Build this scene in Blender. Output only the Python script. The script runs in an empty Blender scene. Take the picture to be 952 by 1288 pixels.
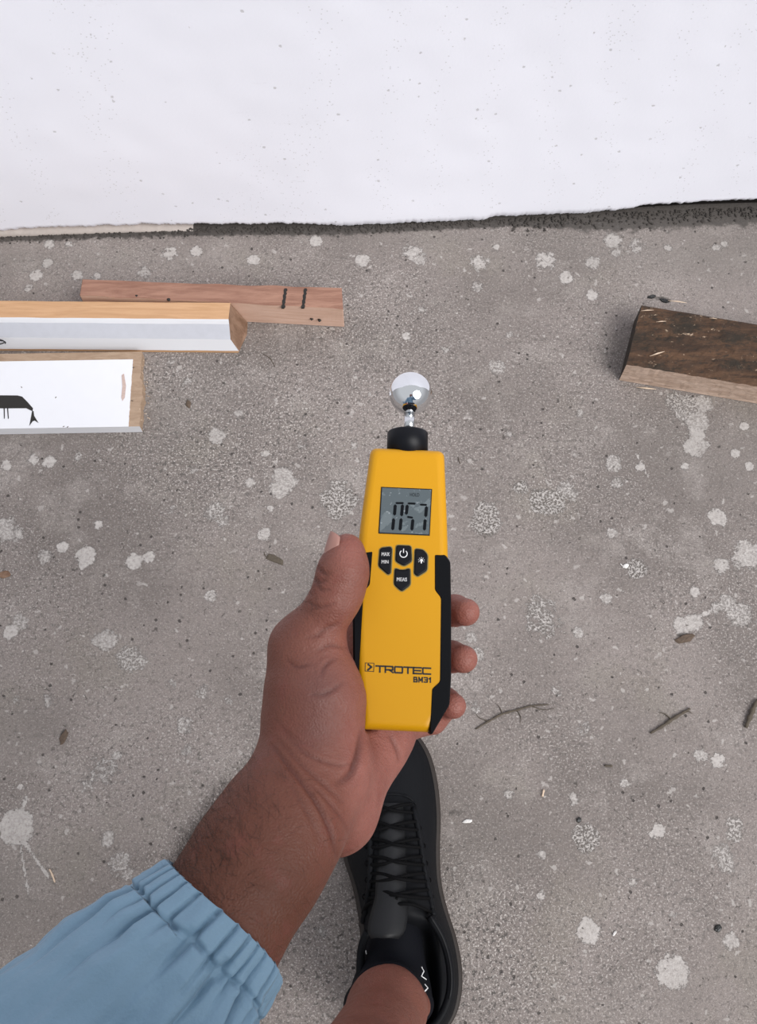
import bpy, math, random
import numpy as np
from mathutils import Vector, Matrix, noise

random.seed(7); rng = np.random.default_rng(7)
S = bpy.context.scene
C = S.collection

# ------------------------------------------------------------------ camera, world, light, exposure
W, H_, F_ = 952.0, 1288.0, 1300.0
CAM_H = 1.22; PITCH = math.radians(19.7)
cd = bpy.data.cameras.new('camera'); cam = bpy.data.objects.new('camera', cd); C.objects.link(cam)
cam.location = (0, 0, CAM_H); cam.rotation_euler = (PITCH, 0, 0)
cd.sensor_fit = 'HORIZONTAL'; cd.sensor_width = 36; cd.lens = 36 * F_ / W
cd.clip_start = 0.02; cd.clip_end = 100
S.camera = cam

wd = bpy.data.worlds.new('overcast_sky'); S.world = wd; wd.use_nodes = True
nt = wd.node_tree; bg = nt.nodes['Background']
tc = nt.nodes.new('ShaderNodeTexCoord'); sp = nt.nodes.new('ShaderNodeSeparateXYZ')
rmp = nt.nodes.new('ShaderNodeValToRGB')
nt.links.new(tc.outputs['Generated'], sp.inputs[0]); nt.links.new(sp.outputs['Z'], rmp.inputs[0])
rmp.color_ramp.elements[0].position = 0.0; rmp.color_ramp.elements[0].color = (.55, .55, .57, 1)
rmp.color_ramp.elements[1].position = 0.5; rmp.color_ramp.elements[1].color = (.93, .96, 1.0, 1)
nt.links.new(rmp.outputs[0], bg.inputs[0]); bg.inputs[1].default_value = 0.58

sd = bpy.data.lights.new('soft_daylight', 'SUN'); sd.energy = 3.35; sd.angle = math.radians(42); sd.color = (1.0, .985, .975)
sun = bpy.data.objects.new('soft_daylight', sd); C.objects.link(sun)
sun.rotation_euler = Vector((0.72, -0.62, 0.95)).to_track_quat('Z', 'Y').to_euler()

S.view_settings.view_transform = 'Standard'; S.view_settings.look = 'None'
S.view_settings.gamma = 1; S.view_settings.use_curve_mapping = False
S.view_settings.exposure = 0.12

R3 = np.array(Matrix.Rotation(PITCH, 3, 'X')); T3 = np.array([0, 0, CAM_H])
def c2w(p): return np.asarray(p) @ R3.T + T3
def camp(px, py, d):                                  # a photo pixel and a distance give a point (camera axes)
    return np.array([(px - W/2) / F_ * d, -(py - H_/2) / F_ * d, -d])
def P(px, py, d): return c2w(camp(px, py, d))
def FL(px, py, z=0.0):                                # a point at height z in the world
    v = R3 @ np.array([(px - W/2) / F_, -(py - H_/2) / F_, -1.0])
    return T3 + v * ((z - CAM_H) / v[2])

# ------------------------------------------------------------------ helpers
def link(o, parent=None):
    C.objects.link(o)
    if parent: o.parent = parent
    return o
def mesh(name, vs, fs, m=None, parent=None, smooth=True, origin=None):
    vs = np.asarray(vs, float)
    par = np.zeros(3)
    q = parent
    while q: par = par + np.array(q.location); q = q.parent
    if origin is None: origin = par if parent else vs.mean(0)
    origin = np.asarray(origin, float)
    me = bpy.data.meshes.new(name)
    me.from_pydata((vs - origin).tolist(), [], fs if isinstance(fs, list) else fs.tolist()); me.update()
    if m: me.materials.append(m)
    if smooth: me.polygons.foreach_set('use_smooth', [True] * len(me.polygons))
    o = bpy.data.objects.new(name, me); o.location = origin - par
    return link(o, parent)
def empty(name, loc):
    o = bpy.data.objects.new(name, None); o.location = loc; o.empty_display_size = .02; return link(o)
def tag(o, label, cat=None, group=None):
    o['label'] = label
    if cat: o['category'] = cat
    if group: o['group'] = group
    return o
def attr(o, name, vals):
    a = o.data.attributes.new(name, 'FLOAT', 'POINT'); a.data.foreach_set('value', np.asarray(vals, np.float32)); return a
def join(parts):
    V = []; Fc = []; n = 0
    for v, f in parts:
        V.append(np.asarray(v, float)); Fc += [[i + n for i in q] for q in f]; n += len(v)
    return np.concatenate(V), Fc
def tube(pts, r, n=8, cap=True):
    pts = np.asarray(pts, float); k = len(pts); rr = np.broadcast_to(np.asarray(r, float), (k,))
    V = []; up = np.array([0.13, 0.31, 1.0])
    tang = np.gradient(pts, axis=0)
    for i in range(k):
        t = tang[i] / (np.linalg.norm(tang[i]) + 1e-12); a = np.cross(t, up)
        if np.linalg.norm(a) < 1e-3: a = np.cross(t, [1, 0, 0])
        a /= np.linalg.norm(a); b = np.cross(t, a)
        for j in range(n):
            q = 2*math.pi*j/n; V.append(pts[i] + rr[i]*(math.cos(q)*a + math.sin(q)*b))
    Fc = [[i*n+j, i*n+(j+1) % n, (i+1)*n+(j+1) % n, (i+1)*n+j] for i in range(k-1) for j in range(n)]
    if cap: Fc += [list(range(n))[::-1], [(k-1)*n+j for j in range(n)]]
    return np.array(V), Fc
def loft(rings, cap=True, close=True):
    n = len(rings[0]); V = np.concatenate([np.asarray(r, float) for r in rings]); k = len(rings)
    m = n if close else n-1
    Fc = [[i*n+j, i*n+(j+1) % n, (i+1)*n+(j+1) % n, (i+1)*n+j] for i in range(k-1) for j in range(m)]
    if cap: Fc += [list(range(n))[::-1], [(k-1)*n+j for j in range(n)]]
    return V, Fc
def round_poly(p, r, n=4):
    p = np.asarray(p, float); out = []; k = len(p)
    rr = r if hasattr(r, '__len__') else [r]*k
    for i in range(k):
        a, b, c = p[i-1], p[i], p[(i+1) % k]
        u = a-b; w = c-b; lu = np.linalg.norm(u); lw = np.linalg.norm(w); q = min(rr[i], lu*.45, lw*.45)
        s = b+u/lu*q; e = b+w/lw*q
        for t in np.linspace(0, 1, n): out.append((1-t)**2*s + 2*t*(1-t)*b + t*t*e)
    return np.array(out)
def area2(p): return .5*np.sum(p[:, 0]*np.roll(p[:, 1], -1) - np.roll(p[:, 0], -1)*p[:, 1])
def inset(p, d):
    p = np.asarray(p, float); s = 1 if area2(p) > 0 else -1
    e = np.roll(p, -1, 0) - p; L = np.linalg.norm(e, axis=1, keepdims=True); L[L < 1e-9] = 1e-9
    nrm = np.stack([-e[:, 1], e[:, 0]], 1)/L*s
    m = nrm + np.roll(nrm, 1, 0); ml = np.sum(m*m, 1, keepdims=True); ml = np.maximum(ml, .6)
    return p + m*2*d/ml
def resamp(pts, n, smooth=True):
    pts = np.asarray(pts, float); d = np.r_[0, np.cumsum(np.linalg.norm(np.diff(pts, axis=0), axis=1))]
    t = np.linspace(0, d[-1], n); o = np.stack([np.interp(t, d, pts[:, i]) for i in range(pts.shape[1])], 1)
    if smooth:
        for _ in range(max(1, n//8)): o[1:-1] = (o[:-2]+2*o[1:-1]+o[2:])/4
    return o
def catmull(pts, n):
    p = np.asarray(pts, float); p = np.vstack([2*p[0]-p[1], p, 2*p[-1]-p[-2]]); o = []
    for i in range(1, len(p)-2):
        for t in np.linspace(0, 1, n, endpoint=False):
            o.append(.5*((2*p[i]) + (p[i+1]-p[i-1])*t + (2*p[i-1]-5*p[i]+4*p[i+1]-p[i+2])*t*t + (3*p[i]-p[i-1]-3*p[i+1]+p[i+2])*t**3))
    o.append(p[-2]); return np.array(o)

# ------------------------------------------------------------------ materials
class NT:
    def __init__(s, name):
        s.m = bpy.data.materials.new(name); s.m.use_nodes = True; s.t = s.m.node_tree
        s.b = s.t.nodes['Principled BSDF']; s.co = None
    def n(s, ty, **k):
        x = s.t.nodes.new('ShaderNode'+ty)
        for a, v in k.items():
            if isinstance(v, bpy.types.NodeSocket): s.t.links.new(v, x.inputs[a])
            elif a in x.inputs and not hasattr(type(x), a): x.inputs[a].default_value = v
            else: setattr(x, a, v)
        return x
    def l(s, a, b): s.t.links.new(a, b)
    def coord(s, scale=(1, 1, 1)):
        if not s.co: s.co = s.n('TexCoord').outputs['Object']
        if tuple(scale) == (1, 1, 1): return s.co
        mp = s.n('Mapping'); s.l(s.co, mp.inputs[0]); mp.inputs['Scale'].default_value = scale; return mp.outputs[0]
    def noise(s, sc, det=4, rough=.55, vec=None, dist=0):
        x = s.n('TexNoise'); x.inputs['Scale'].default_value = sc; x.inputs['Detail'].default_value = det
        x.inputs['Roughness'].default_value = rough; x.inputs['Distortion'].default_value = dist
        s.l(vec or s.coord(), x.inputs['Vector']); return x.outputs[0]
    def vor(s, sc, feat='F1', vec=None, out='Distance'):
        x = s.n('TexVoronoi'); x.feature = feat; x.inputs['Scale'].default_value = sc; s.l(vec or s.coord(), x.inputs['Vector']); return x.outputs[out]
    def ramp(s, v, a, b, ca=(0, 0, 0, 1), cb=(1, 1, 1, 1)):
        x = s.n('ValToRGB'); e = x.color_ramp.elements; e[0].position = a; e[0].color = ca; e[1].position = b; e[1].color = cb; s.l(v, x.inputs[0]); return x.outputs[0]
    def step(s, v, a, b, lo=0, hi=1):
        x = s.n('MapRange'); x.interpolation_type = 'SMOOTHSTEP'; s.l(v, x.inputs[0])
        for i, q in zip((1, 2, 3, 4), (a, b, lo, hi)): x.inputs[i].default_value = q
        return x.outputs[0]
    def math(s, op, a, b=0.0):
        x = s.n('Math'); x.operation = op
        for i, q in enumerate((a, b)):
            if isinstance(q, bpy.types.NodeSocket): s.l(q, x.inputs[i])
            else: x.inputs[i].default_value = q
        return x.outputs[0]
    def mix(s, f, a, b, mode='MIX'):
        x = s.n('Mix'); x.data_type = 'RGBA'; x.blend_type = mode
        for i, q in ((0, f), (6, a), (7, b)):
            if isinstance(q, bpy.types.NodeSocket): s.l(q, x.inputs[i])
            else: x.inputs[i].default_value = q if i == 0 else (tuple(q)+(1,))[:4]
        return x.outputs[2]
    def at(s, name):
        x = s.n('Attribute'); x.attribute_name = name; return x.outputs['Fac']
    def bump(s, h, st=.5, d=.001, prev=None):
        x = s.n('Bump'); s.l(h, x.inputs['Height']); x.inputs['Strength'].default_value = st; x.inputs['Distance'].default_value = d
        if prev: s.l(prev, x.inputs['Normal'])
        return x.outputs[0]
    def out(s, col=None, rough=.6, nrm=None, **k):
        b = s.b
        if col is not None:
            if isinstance(col, bpy.types.NodeSocket): s.l(col, b.inputs['Base Color'])
            else: b.inputs['Base Color'].default_value = (tuple(col)+(1,))[:4]
        if isinstance(rough, bpy.types.NodeSocket): s.l(rough, b.inputs['Roughness'])
        else: b.inputs['Roughness'].default_value = rough
        if nrm: s.l(nrm, b.inputs['Normal'])
        for a, v in k.items():
            i = b.inputs[a.replace('_', ' ')]
            if isinstance(v, bpy.types.NodeSocket): s.l(v, i)
            else: i.default_value = v
        return s.m

def m_concrete():
    s = NT('concrete_floor')
    n1 = s.noise(3.2, 5, .6); n2 = s.noise(14, 5, .65); g = s.noise(420, 2, .7); g2 = s.noise(190, 3, .7); g3 = s.noise(900, 1, .6)
    rough = s.at('rough')
    col = s.mix(s.step(n1, .36, .64), (.160, .136, .124), (.245, .210, .194))
    col = s.mix(s.math('MULTIPLY', s.step(n2, .48, .7), .55), col, (.34, .305, .285))
    col = s.mix(s.math('MULTIPLY', s.step(s.noise(7, 4, .6), .52, .68), .45), col, (.175, .152, .125))
    # sand grains
    amp = s.math('ADD', s.math('ADD', .22, s.math('MULTIPLY', s.step(s.noise(5, 3), .4, .65), .30)), s.math('MULTIPLY', rough, .48))
    col = s.mix(s.math('MULTIPLY', s.step(g, .54, .62), amp), col, (.56, .515, .485))
    col = s.mix(s.math('MULTIPLY', s.step(g2, .46, .39), s.math('ADD', .15, s.math('MULTIPLY', amp, .9))), col, (.085, .075, .069))
    col = s.mix(s.math('MULTIPLY', s.step(g3, .46, .34), .6), col, (.09, .08, .075))
    fk = s.step(s.noise(170, 3, .62, dist=.8), .64, .70); col = s.mix(s.math('MULTIPLY', fk, .75), col, (.050, .042, .037))
    wk = s.step(s.noise(210, 3, .7, vec=s.coord((.6, 1, 1))), .655, .71); col = s.mix(s.math('MULTIPLY', wk, .7), col, (.50, .465, .44))
    # pin holes
    v = s.vor(75); vr = s.vor(75, out='Color'); sepc = s.n('SeparateColor'); s.l(vr, sepc.inputs[0])
    pit = s.math('MULTIPLY', s.step(s.math('ADD', v, s.math('MULTIPLY', s.noise(300, 2), .22)), .26, .21), s.step(sepc.outputs[0], .70, .74))
    col = s.mix(s.math('MULTIPLY', pit, .9), col, (.045, .038, .034))
    # small scattered plaster spots
    nv = s.n('TexNoise'); nv.inputs['Scale'].default_value = 55; nv.inputs['Detail'].default_value = 4; s.l(s.coord(), nv.inputs['Vector'])
    va = s.n('VectorMath'); va.operation = 'MULTIPLY_ADD'; s.l(nv.outputs['Color'], va.inputs[0]); va.inputs[1].default_value = (.022,)*3; s.l(s.coord(), va.inputs[2]); wv = va.outputs[0]
    v2 = s.vor(17, vec=wv); vc = s.vor(17, vec=wv, out='Color'); sc2 = s.n('SeparateColor'); s.l(vc, sc2.inputs[0])
    spot = s.math('MULTIPLY', s.step(s.math('ADD', v2, s.math('MULTIPLY', s.noise(160, 4, .75), .34)), .27, .20), s.step(sc2.outputs[1], .70, .78))
    v3 = s.vor(75, vec=wv); vc3 = s.vor(75, vec=wv, out='Color'); sc3 = s.n('SeparateColor'); s.l(vc3, sc3.inputs[0])
    spot2 = s.math('MULTIPLY', s.step(s.math('ADD', v3, s.math('MULTIPLY', s.noise(350, 3, .7), .3)), .36, .28), s.step(sc3.outputs[2], .80, .86))
    # the big plaster splashes
    sf = s.at('splat'); edge = s.noise(120, 6, .82)
    sm = s.step(s.math('ADD', sf, s.math('MULTIPLY', s.math('SUBTRACT', edge, .5), 1.9)), .44, .54)
    gr = s.at('grainy')
    holes = s.step(s.noise(330, 3, .75), .55, .47)
    smg = s.math('MULTIPLY', sm, s.math('SUBTRACT', 1, s.math('MULTIPLY', gr, s.math('SUBTRACT', 1, holes))))
    plaster = s.mix(s.noise(60, 3), (.38, .35, .33), (.56, .525, .50))
    col = s.mix(s.math('MULTIPLY', smg, s.step(s.noise(260, 3, .7), .3, .6, .45, .92)), col, plaster)
    col = s.mix(s.math('MULTIPLY', spot, .45), col, plaster)
    col = s.mix(s.math('MULTIPLY', spot2, .55), col, (.46, .43, .405))
    grh = s.math('MULTIPLY', s.math('MULTIPLY', sm, gr), s.math('SUBTRACT', 1, holes))
    col = s.mix(s.math('MULTIPLY', grh, .6), col, (.08, .07, .06))
    # dirty spots, and the painted contact shadow at the wall foot
    dk = s.math('ADD', s.at('dirt_shade'), s.math('MULTIPLY', s.math('SUBTRACT', s.noise(70, 5, .7), .5), .9))
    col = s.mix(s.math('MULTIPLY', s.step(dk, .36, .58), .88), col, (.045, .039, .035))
    col = s.mix(s.math('MULTIPLY', s.at('wear'), .5), col, (.16, .145, .13))
    h = s.math('ADD', s.math('MULTIPLY', g2, s.math('ADD', .5, rough)), s.math('MULTIPLY', g, .35))
    h = s.math('ADD', h, s.math('MULTIPLY', smg, .5)); h = s.math('SUBTRACT', h, s.math('MULTIPLY', pit, 1.2))
    return s.out(col, s.step(n2, .3, .7, .72, .9), s.bump(h, .8, .0016))
def m_wall():
    s = NT('white_masonry_paint')
    col = s.mix(s.noise(5, 4), (.86, .865, .945), (.895, .90, .975))
    v = s.vor(85); vc = s.vor(85, out='Color'); sc = s.n('SeparateColor'); s.l(vc, sc.inputs[0])
    pit = s.math('MULTIPLY', s.step(s.math('ADD', v, s.math('MULTIPLY', s.noise(500, 2), .30)), .34, .27), s.step(sc.outputs[0], .90, .92))
    v2 = s.vor(260); vc2 = s.vor(260, out='Color'); s2 = s.n('SeparateColor'); s.l(vc2, s2.inputs[0])
    pit2 = s.math('MULTIPLY', s.step(v2, .26, .18), s.step(s2.outputs[1], .86, .9))
    col = s.mix(s.math('MULTIPLY', pit, .55), col, (.42, .40, .40))
    col = s.mix(s.math('MULTIPLY', pit2, .45), col, (.45, .44, .45))
    sc = s.step(s.noise(9, 6, .75, vec=s.coord((1, 1, 3))), .64, .74)
    col = s.mix(s.math('MULTIPLY', s.math('MULTIPLY', sc, s.noise(300, 2)), .30), col, (.45, .44, .45))
    raw = s.at('bare'); rr = s.step(s.math('ADD', raw, s.math('MULTIPLY', s.math('SUBTRACT', s.noise(90, 5, .7), .5), .9)), .45, .55)
    col = s.mix(rr, col, s.mix(s.noise(240, 3), (.10, .09, .083), (.22, .20, .19)))
    h = s.math('ADD', s.math('MULTIPLY', s.noise(40, 5, .6), .35), s.math('MULTIPLY', s.noise(320, 2), .22)); h = s.math('SUBTRACT', h, s.math('MULTIPLY', pit, .6))
    return s.out(col, .75, s.bump(h, .35, .0012))
def m_plain(name, col, rough=.5, bs=0, bst=.2, var=0, **k):
    s = NT(name); nrm = None; c = col
    if bs: nrm = s.bump(s.noise(bs, 3), bst, .0003)
    if var: c = s.mix(s.noise(bs or 60, 3), tuple(x*(1-var) for x in col), tuple(min(1, x*(1+var)) for x in col))
    return s.out(c, rough, nrm, **k)
def m_wood(name, a, b, dark=None, grain=(6, 90, 90), rings=.5, rough=.7, bst=.4, fleck=0):
    s = NT(name); v = s.coord(grain)
    n = s.noise(1.6, 6, .65, vec=v, dist=.6); n2 = s.noise(9, 3, .6, vec=v)
    c = s.mix(s.step(n, .35, .65), a, b); c = s.mix(s.math('MULTIPLY', n2, .35), c, tuple(x*.55 for x in a))
    if dark:
        c = s.mix(s.math('MULTIPLY', s.step(s.noise(30, 6, .8, vec=s.coord((.5, 1, 1))), .46, .60), .85), c, dark)
    if fleck:
        c = s.mix(s.math('MULTIPLY', s.step(s.noise(170, 4, .75, vec=s.coord((.45, 1, 1))), .62, .70), fleck), c, (.50, .37, .26))
        c = s.mix(s.math('MULTIPLY', s.step(s.noise(120, 4, .75, vec=s.coord((.5, 1, 1))), .45, .35), .8), c, (.02, .014, .009))
    h = s.math('ADD', n, s.math('MULTIPLY', n2, .6))
    return s.out(c, rough, s.bump(h, bst, .0012))
def m_skin():
    s = NT('skin'); pk = s.at('pale'); 
    tan = s.mix(s.noise(28, 4), (.098, .032, .018), (.150, .052, .030))
    palm = s.mix(s.noise(40, 4), (.215, .070, .054), (.37, .152, .120))
    c = s.mix(pk, tan, palm)
    c = s.mix(s.math('MULTIPLY', s.step(s.noise(55, 4, .65), .50, .70), .38), c, (.20, .058, .045))
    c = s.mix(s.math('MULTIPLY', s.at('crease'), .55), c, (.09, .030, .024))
    c = s.mix(s.math('MULTIPLY', s.at('skin_shade'), .40), c, (.10, .055, .055))
    v = s.vor(900); h = s.math('ADD', s.math('MULTIPLY', v, .6), s.math('MULTIPLY', s.noise(240, 5, .65), 1.3))
    h = s.math('ADD', h, s.math('MULTIPLY', s.noise(1.0, 3, .6, vec=s.coord((60, 300, 200))), 1.0))
    return s.out(c, s.step(s.noise(120, 3), .3, .7, .44, .58), s.bump(h, .55, .0008), Subsurface_Weight=.12, Subsurface_Radius=(.006, .0025, .0015), Subsurface_Scale=.35, Specular_IOR_Level=.32)
def m_cloth():
    s = NT('light_blue_nylon'); c = s.mix(s.noise(22, 3), (.150, .255, .355), (.195, .315, .425))
    w1 = s.noise(500, 2); w = s.math('ADD', w1, s.math('MULTIPLY', s.noise(26, 5, .6, dist=.4), 3.0))
    return s.out(c, .62, s.bump(w, .30, .0012), Sheen_Weight=.15)

M = {}
M['floor'] = m_concrete(); M['wall'] = m_wall(); M['skin'] = m_skin(); M['cloth'] = m_cloth()
M['core'] = m_plain('shaded_gap_core', (.014, .012, .011), .95, 200, .8, .4, Specular_IOR_Level=.1)
M['beige'] = m_plain('beige_render_lip', (.42, .37, .34), .85, 180, .6, .15)
M['yellow'] = m_plain('yellow_abs', (.60, .285, .002), .42, 1500, .10, 0, Specular_IOR_Level=.32)
M['rubber'] = m_plain('black_rubber_grip', (.004, .0045, .006), .60, 900, .2, 0, Specular_IOR_Level=.10)
M['blackplastic'] = m_plain('black_plastic', (.004, .0045, .007), .42, 0, 0, 0, Specular_IOR_Level=.2)
M['chrome'] = m_plain('polished_chrome', (.86, .87, .89), .035, 0, 0, 0, Metallic=1.0)
M['steel'] = m_plain('brushed_steel', (.72, .73, .75), .22, 0, 0, 0, Metallic=1.0)
M['print'] = m_plain('black_print', (.012, .010, .008), .55)
M['white'] = m_plain('white_print', (.85, .85, .85), .5)
M['segment'] = m_plain('lcd_segment', (.004, .005, .007), .5, 0, 0, 0, Specular_IOR_Level=.1)
M['chalk'] = m_plain('white_board_paint', (.72, .725, .76), .42, 60, .12, .02)
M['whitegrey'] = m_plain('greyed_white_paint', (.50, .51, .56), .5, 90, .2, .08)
def m_lcd():
    s = NT('lcd_glass'); n = s.step(s.noise(75, 4, .6, dist=1.5), .55, .60); r = s.noise(420, 2)
    c = s.mix(s.math('MULTIPLY', n, .30), (.085, .106, .116), (.25, .29, .30)); c = s.mix(s.math('MULTIPLY', s.step(r, .66, .72), .4), c, (.42, .46, .48))
    return s.out(c, .25, None, Coat_Weight=.15, Coat_Roughness=.08)
M['lcd'] = m_lcd()
M['pine'] = m_wood('fresh_pine', (.50, .285, .145), (.60, .36, .20))
M['redwood'] = m_wood('rough_reddish_wood', (.24, .115, .078), (.37, .20, .14), grain=(8, 60, 60), bst=.8)
M['palewood'] = m_wood('planed_pinkish_wood', (.58, .37, .275), (.68, .46, .36))
M['endgrain'] = m_wood('brown_end_grain', (.155, .085, .05), (.27, .165, .11), grain=(60, 60, 14), bst=.8)
M['bark'] = m_wood('weathered_dark_wood', (.040, .019, .009), (.105, .052, .025), dark=(.012, .009, .005), grain=(9, 60, 60), bst=1.0, fleck=.8, rough=.85)
M['sawn'] = m_wood('sawn_pale_wood', (.44, .31, .235), (.60, .45, .36), grain=(5, 110, 110), bst=.8)
M['shadedend'] = m_wood('shaded_end_grain', (.012, .008, .005), (.035, .022, .013), grain=(50, 50, 50), bst=.7)  # shade on the block's left end painted into the wood colour
M['mdf'] = m_wood('brown_fibreboard', (.33, .225, .15), (.42, .30, .21), grain=(25, 90, 90), bst=.6)
M['shoe'] = m_plain('black_knit_leather', (.006, .0065, .008), .6, 420, .35, .2, Specular_IOR_Level=.12)
M['sole'] = m_plain('dark_brown_rubber_sole', (.026, .020, .017), .6, 250, .4, .2, Specular_IOR_Level=.3)
M['lace'] = m_plain('black_lace', (.002, .002, .0025), .8, 1500, .5, 0, Specular_IOR_Level=.12)
M['sock'] = m_plain('black_sock_knit', (.003, .0035, .006), .8, 1300, .5, 0, Specular_IOR_Level=.15)
M['tongue'] = m_plain('charcoal_tongue', (.010, .0105, .012), .55, 300, .3, 0, Specular_IOR_Level=.3)
M['nail'] = m_plain('fingernail', (.36, .185, .15), .4)
M['hair'] = m_plain('dark_arm_hair', (.022, .012, .008), .5)
M['twig'] = m_plain('dark_twig', (.085, .068, .05), .85, 300, .7, .4)
M['chip'] = m_plain('brown_wood_chip', (.10, .07, .05), .85, 300, .7, .4)
M['crumb'] = m_plain('concrete_crumb', (.17, .155, .14), .9, 200, .8, .5)
M['darkcrumb'] = m_plain('dark_crumb', (.050, .043, .038), .9, 200, .8, .7)
M['whitechip'] = m_plain('white_plaster_chip', (.72, .70, .68), .8, 200, .6, .1)
M['cable'] = m_plain('black_cable', (.01, .01, .01), .4)
M['straw'] = m_plain('pale_splinter', (.62, .48, .36), .8, 200, .5, .2)

# ------------------------------------------------------------------ floor
wall_px = [(-260, 300), (0, 297), (60, 293), (240, 288), (330, 287), (400, 288), (480, 285), (560, 281), (620, 278), (700, 274), (760, 272), (800, 269), (860, 265), (952, 263), (1220, 255)]
wl = np.array([FL(a, b, .003)[:2] for a, b in wall_px])
_wx = np.linspace(-2.2, 2.2, 2201); _wy = np.interp(_wx, wl[:, 0], wl[:, 1]); _k = np.hanning(141); _k /= _k.sum()
_wy = np.convolve(np.pad(_wy, 70, 'edge'), _k, 'valid')
def wall_y(x): return np.interp(x, _wx, _wy)
def graded(a, b, fa, fb, fine, n):
    mid = np.arange(fa, fb+fine*.5, fine)
    lo = fa - (fa-a)*np.linspace(1, 0, n, endpoint=False)**2 if a < fa else np.array([])
    hi = fb + (b-fb)*np.linspace(0, 1, n+1)[1:]**2 if b > fb else np.array([])
    return np.r_[lo, mid, hi]
gx = graded(-1.9, 1.9, -.56, .56, .0026, 14); gy = graded(-1.6, 1.02, -.16, .93, .0026, 14)
X, Y = np.meshgrid(gx, gy); nx, ny = len(gx), len(gy)
splats = [ # px, py, r px, grainy, strength
 (8,585,6,0,.8),(42,578,7,0,.7),(62,581,7,0,.9),(99,574,5,0,.7),(79,688,6,0,1),(108,699,10,0,1),(105,708,6,0,1),(169,706,8,0,1.1),(187,700,6,0,.9),(124,660,5,0,.8),(13,795,7,0,1),(25,784,9,.5,.8),
 (135,806,10,.3,.9),(125,804,8,.3,.8),(162,828,13,.7,.8),(175,832,9,.7,.8),(356,600,11,.3,.9),(352,615,10,.3,1),(366,608,8,.3,.8),(315,607,6,.2,.8),(273,548,9,.2,.9),(334,571,5,0,.8),(271,643,11,.7,.8),(280,655,7,.6,.7),
 (332,672,7,.2,.9),(265,750,7,.4,.8),(6,666,14,.3,.8),(20,672,9,.3,.7),(57,700,9,.4,.7),(425,616,12,1,.8),(415,628,11,1,.9),(436,628,12,1,.95),(425,642,11,1,.9),
 (611,645,12,1,1),(611,657,14,1,1.15),(682,631,13,1,1.1),(696,632,12,1,1.1),(655,614,8,1,.9),(712,616,10,.6,.8),(720,622,7,.6,.7),(772,583,9,.4,.9),(776,607,7,.5,.7),(877,548,8,0,1.1),(872,562,10,.1,1.1),(884,560,7,.3,1),(862,587,5,0,.8),(806,587,5,0,.9),
 (902,650,9,.1,1),(908,656,6,.1,.8),(906,711,9,.2,.8),(941,697,15,.2,.9),(930,706,10,.3,.7),(770,670,6,.3,.8),(801,715,10,1,1.1),(679,768,17,.9,.65),(688,785,15,.9,.65),(670,785,10,.9,.6),(762,752,6,.3,.9),(873,744,6,.1,.9),
 (858,787,9,.2,1),(872,783,9,.2,1),(915,758,9,.5,.9),(930,772,13,.5,.9),(900,764,7,.5,.7),(727,795,6,.4,.8),(943,587,5,0,.9),(592,802,6,.6,.9),(600,823,8,.6,.8),
 (737,1054,12,1,1.1),(740,1172,10,0,1),(738,1162,6,0,1),(846,1223,14,.1,1),(840,1228,9,0,.9),(920,1184,8,.2,.8),(924,1036,7,.8,1),(923,1050,7,.8,1),(908,1074,9,.6,.9),(914,1088,8,.6,.8),(903,957,8,0,.8),(881,950,7,.3,.8),(829,1045,6,0,.9),(820,1050,4,0,.8),(722,1006,6,.2,.7),(681,1075,5,.3,.7),(681,1126,5,.2,.7),
 (20,1040,15,.1,1.15),(28,1050,9,.1,1),(14,1050,9,.2,1),(151,1086,12,.5,.7),(136,1055,7,.3,.8),(160,1098,7,.5,.7),(26,990,3,0,.8),(131,968,16,.6,.6),(231,913,9,.5,.7),(147,950,5,.3,.7),(110,985,9,.6,.6),
 (213,318,10,0,.7),(247,316,7,0,.9),(319,327,7,0,1),(397,303,7,0,1.1),(456,327,8,.1,1),(62,307,7,0,.8),(87,307,5,0,.7),(60,331,7,0,.8),(518,317,12,.1,.7),(527,325,10,.3,.7),(603,331,13,.1,.65),(624,311,4,0,.9),(686,327,13,0,.7),(771,303,11,.1,.8),(775,318,7,.2,.7),(801,310,11,.1,.6),(840,311,5,0,.8),(901,311,5,0,.8),(911,307,5,0,.8),(746,330,9,.2,.8),
 (712,349,8,0,.9),(745,371,7,0,.9),(626,462,8,.6,1),(620,458,5,.5,.9),(511,423,5,0,.9),(850,505,11,.8,1),(866,512,13,.7,1.1),(884,508,10,.3,1),(877,530,12,.3,1.1),(874,548,7,.4,.9),(876,565,9,.4,.9),(860,522,8,.6,1),(936,536,5,0,1),(925,570,5,0,.9),
 (45,347,8,0,.8),(97,346,7,0,.8),(122,347,6,0,.7),(182,343,8,.3,.8),(35,362,6,.2,.7),(340,640,4,0,.8),(445,560,5,.2,.7),(530,390,6,.3,.6),(640,420,5,.2,.6),(600,360,8,.3,.6),(560,440,5,.2,.7),(730,520,6,.4,.6),(640,545,6,.4,.6),(300,520,6,.4,.7),(245,590,6,.3,.6),(215,640,6,.4,.6),(380,560,6,.4,.6),(235,480,7,.6,.6),(215,455,6,.6,.6),
 (700,870,7,.6,.6),(735,915,8,.7,.6),(640,1000,6,.4,.6),(598,890,7,.5,.6),(785,985,5,.3,.7),(795,1110,5,.2,.7),(850,1150,6,.5,.5),(60,880,7,.3,.6),(20,880,7,.3,.5),(215,860,6,.5,.6),(255,870,8,.6,.6),(290,880,6,.6,.6),(235,945,7,.5,.6),(398,1110,8,.6,.6),(405,1170,7,.5,.6)]
sp_f = np.full(X.shape, 0.0); gr_f = np.zeros(X.shape)
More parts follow.
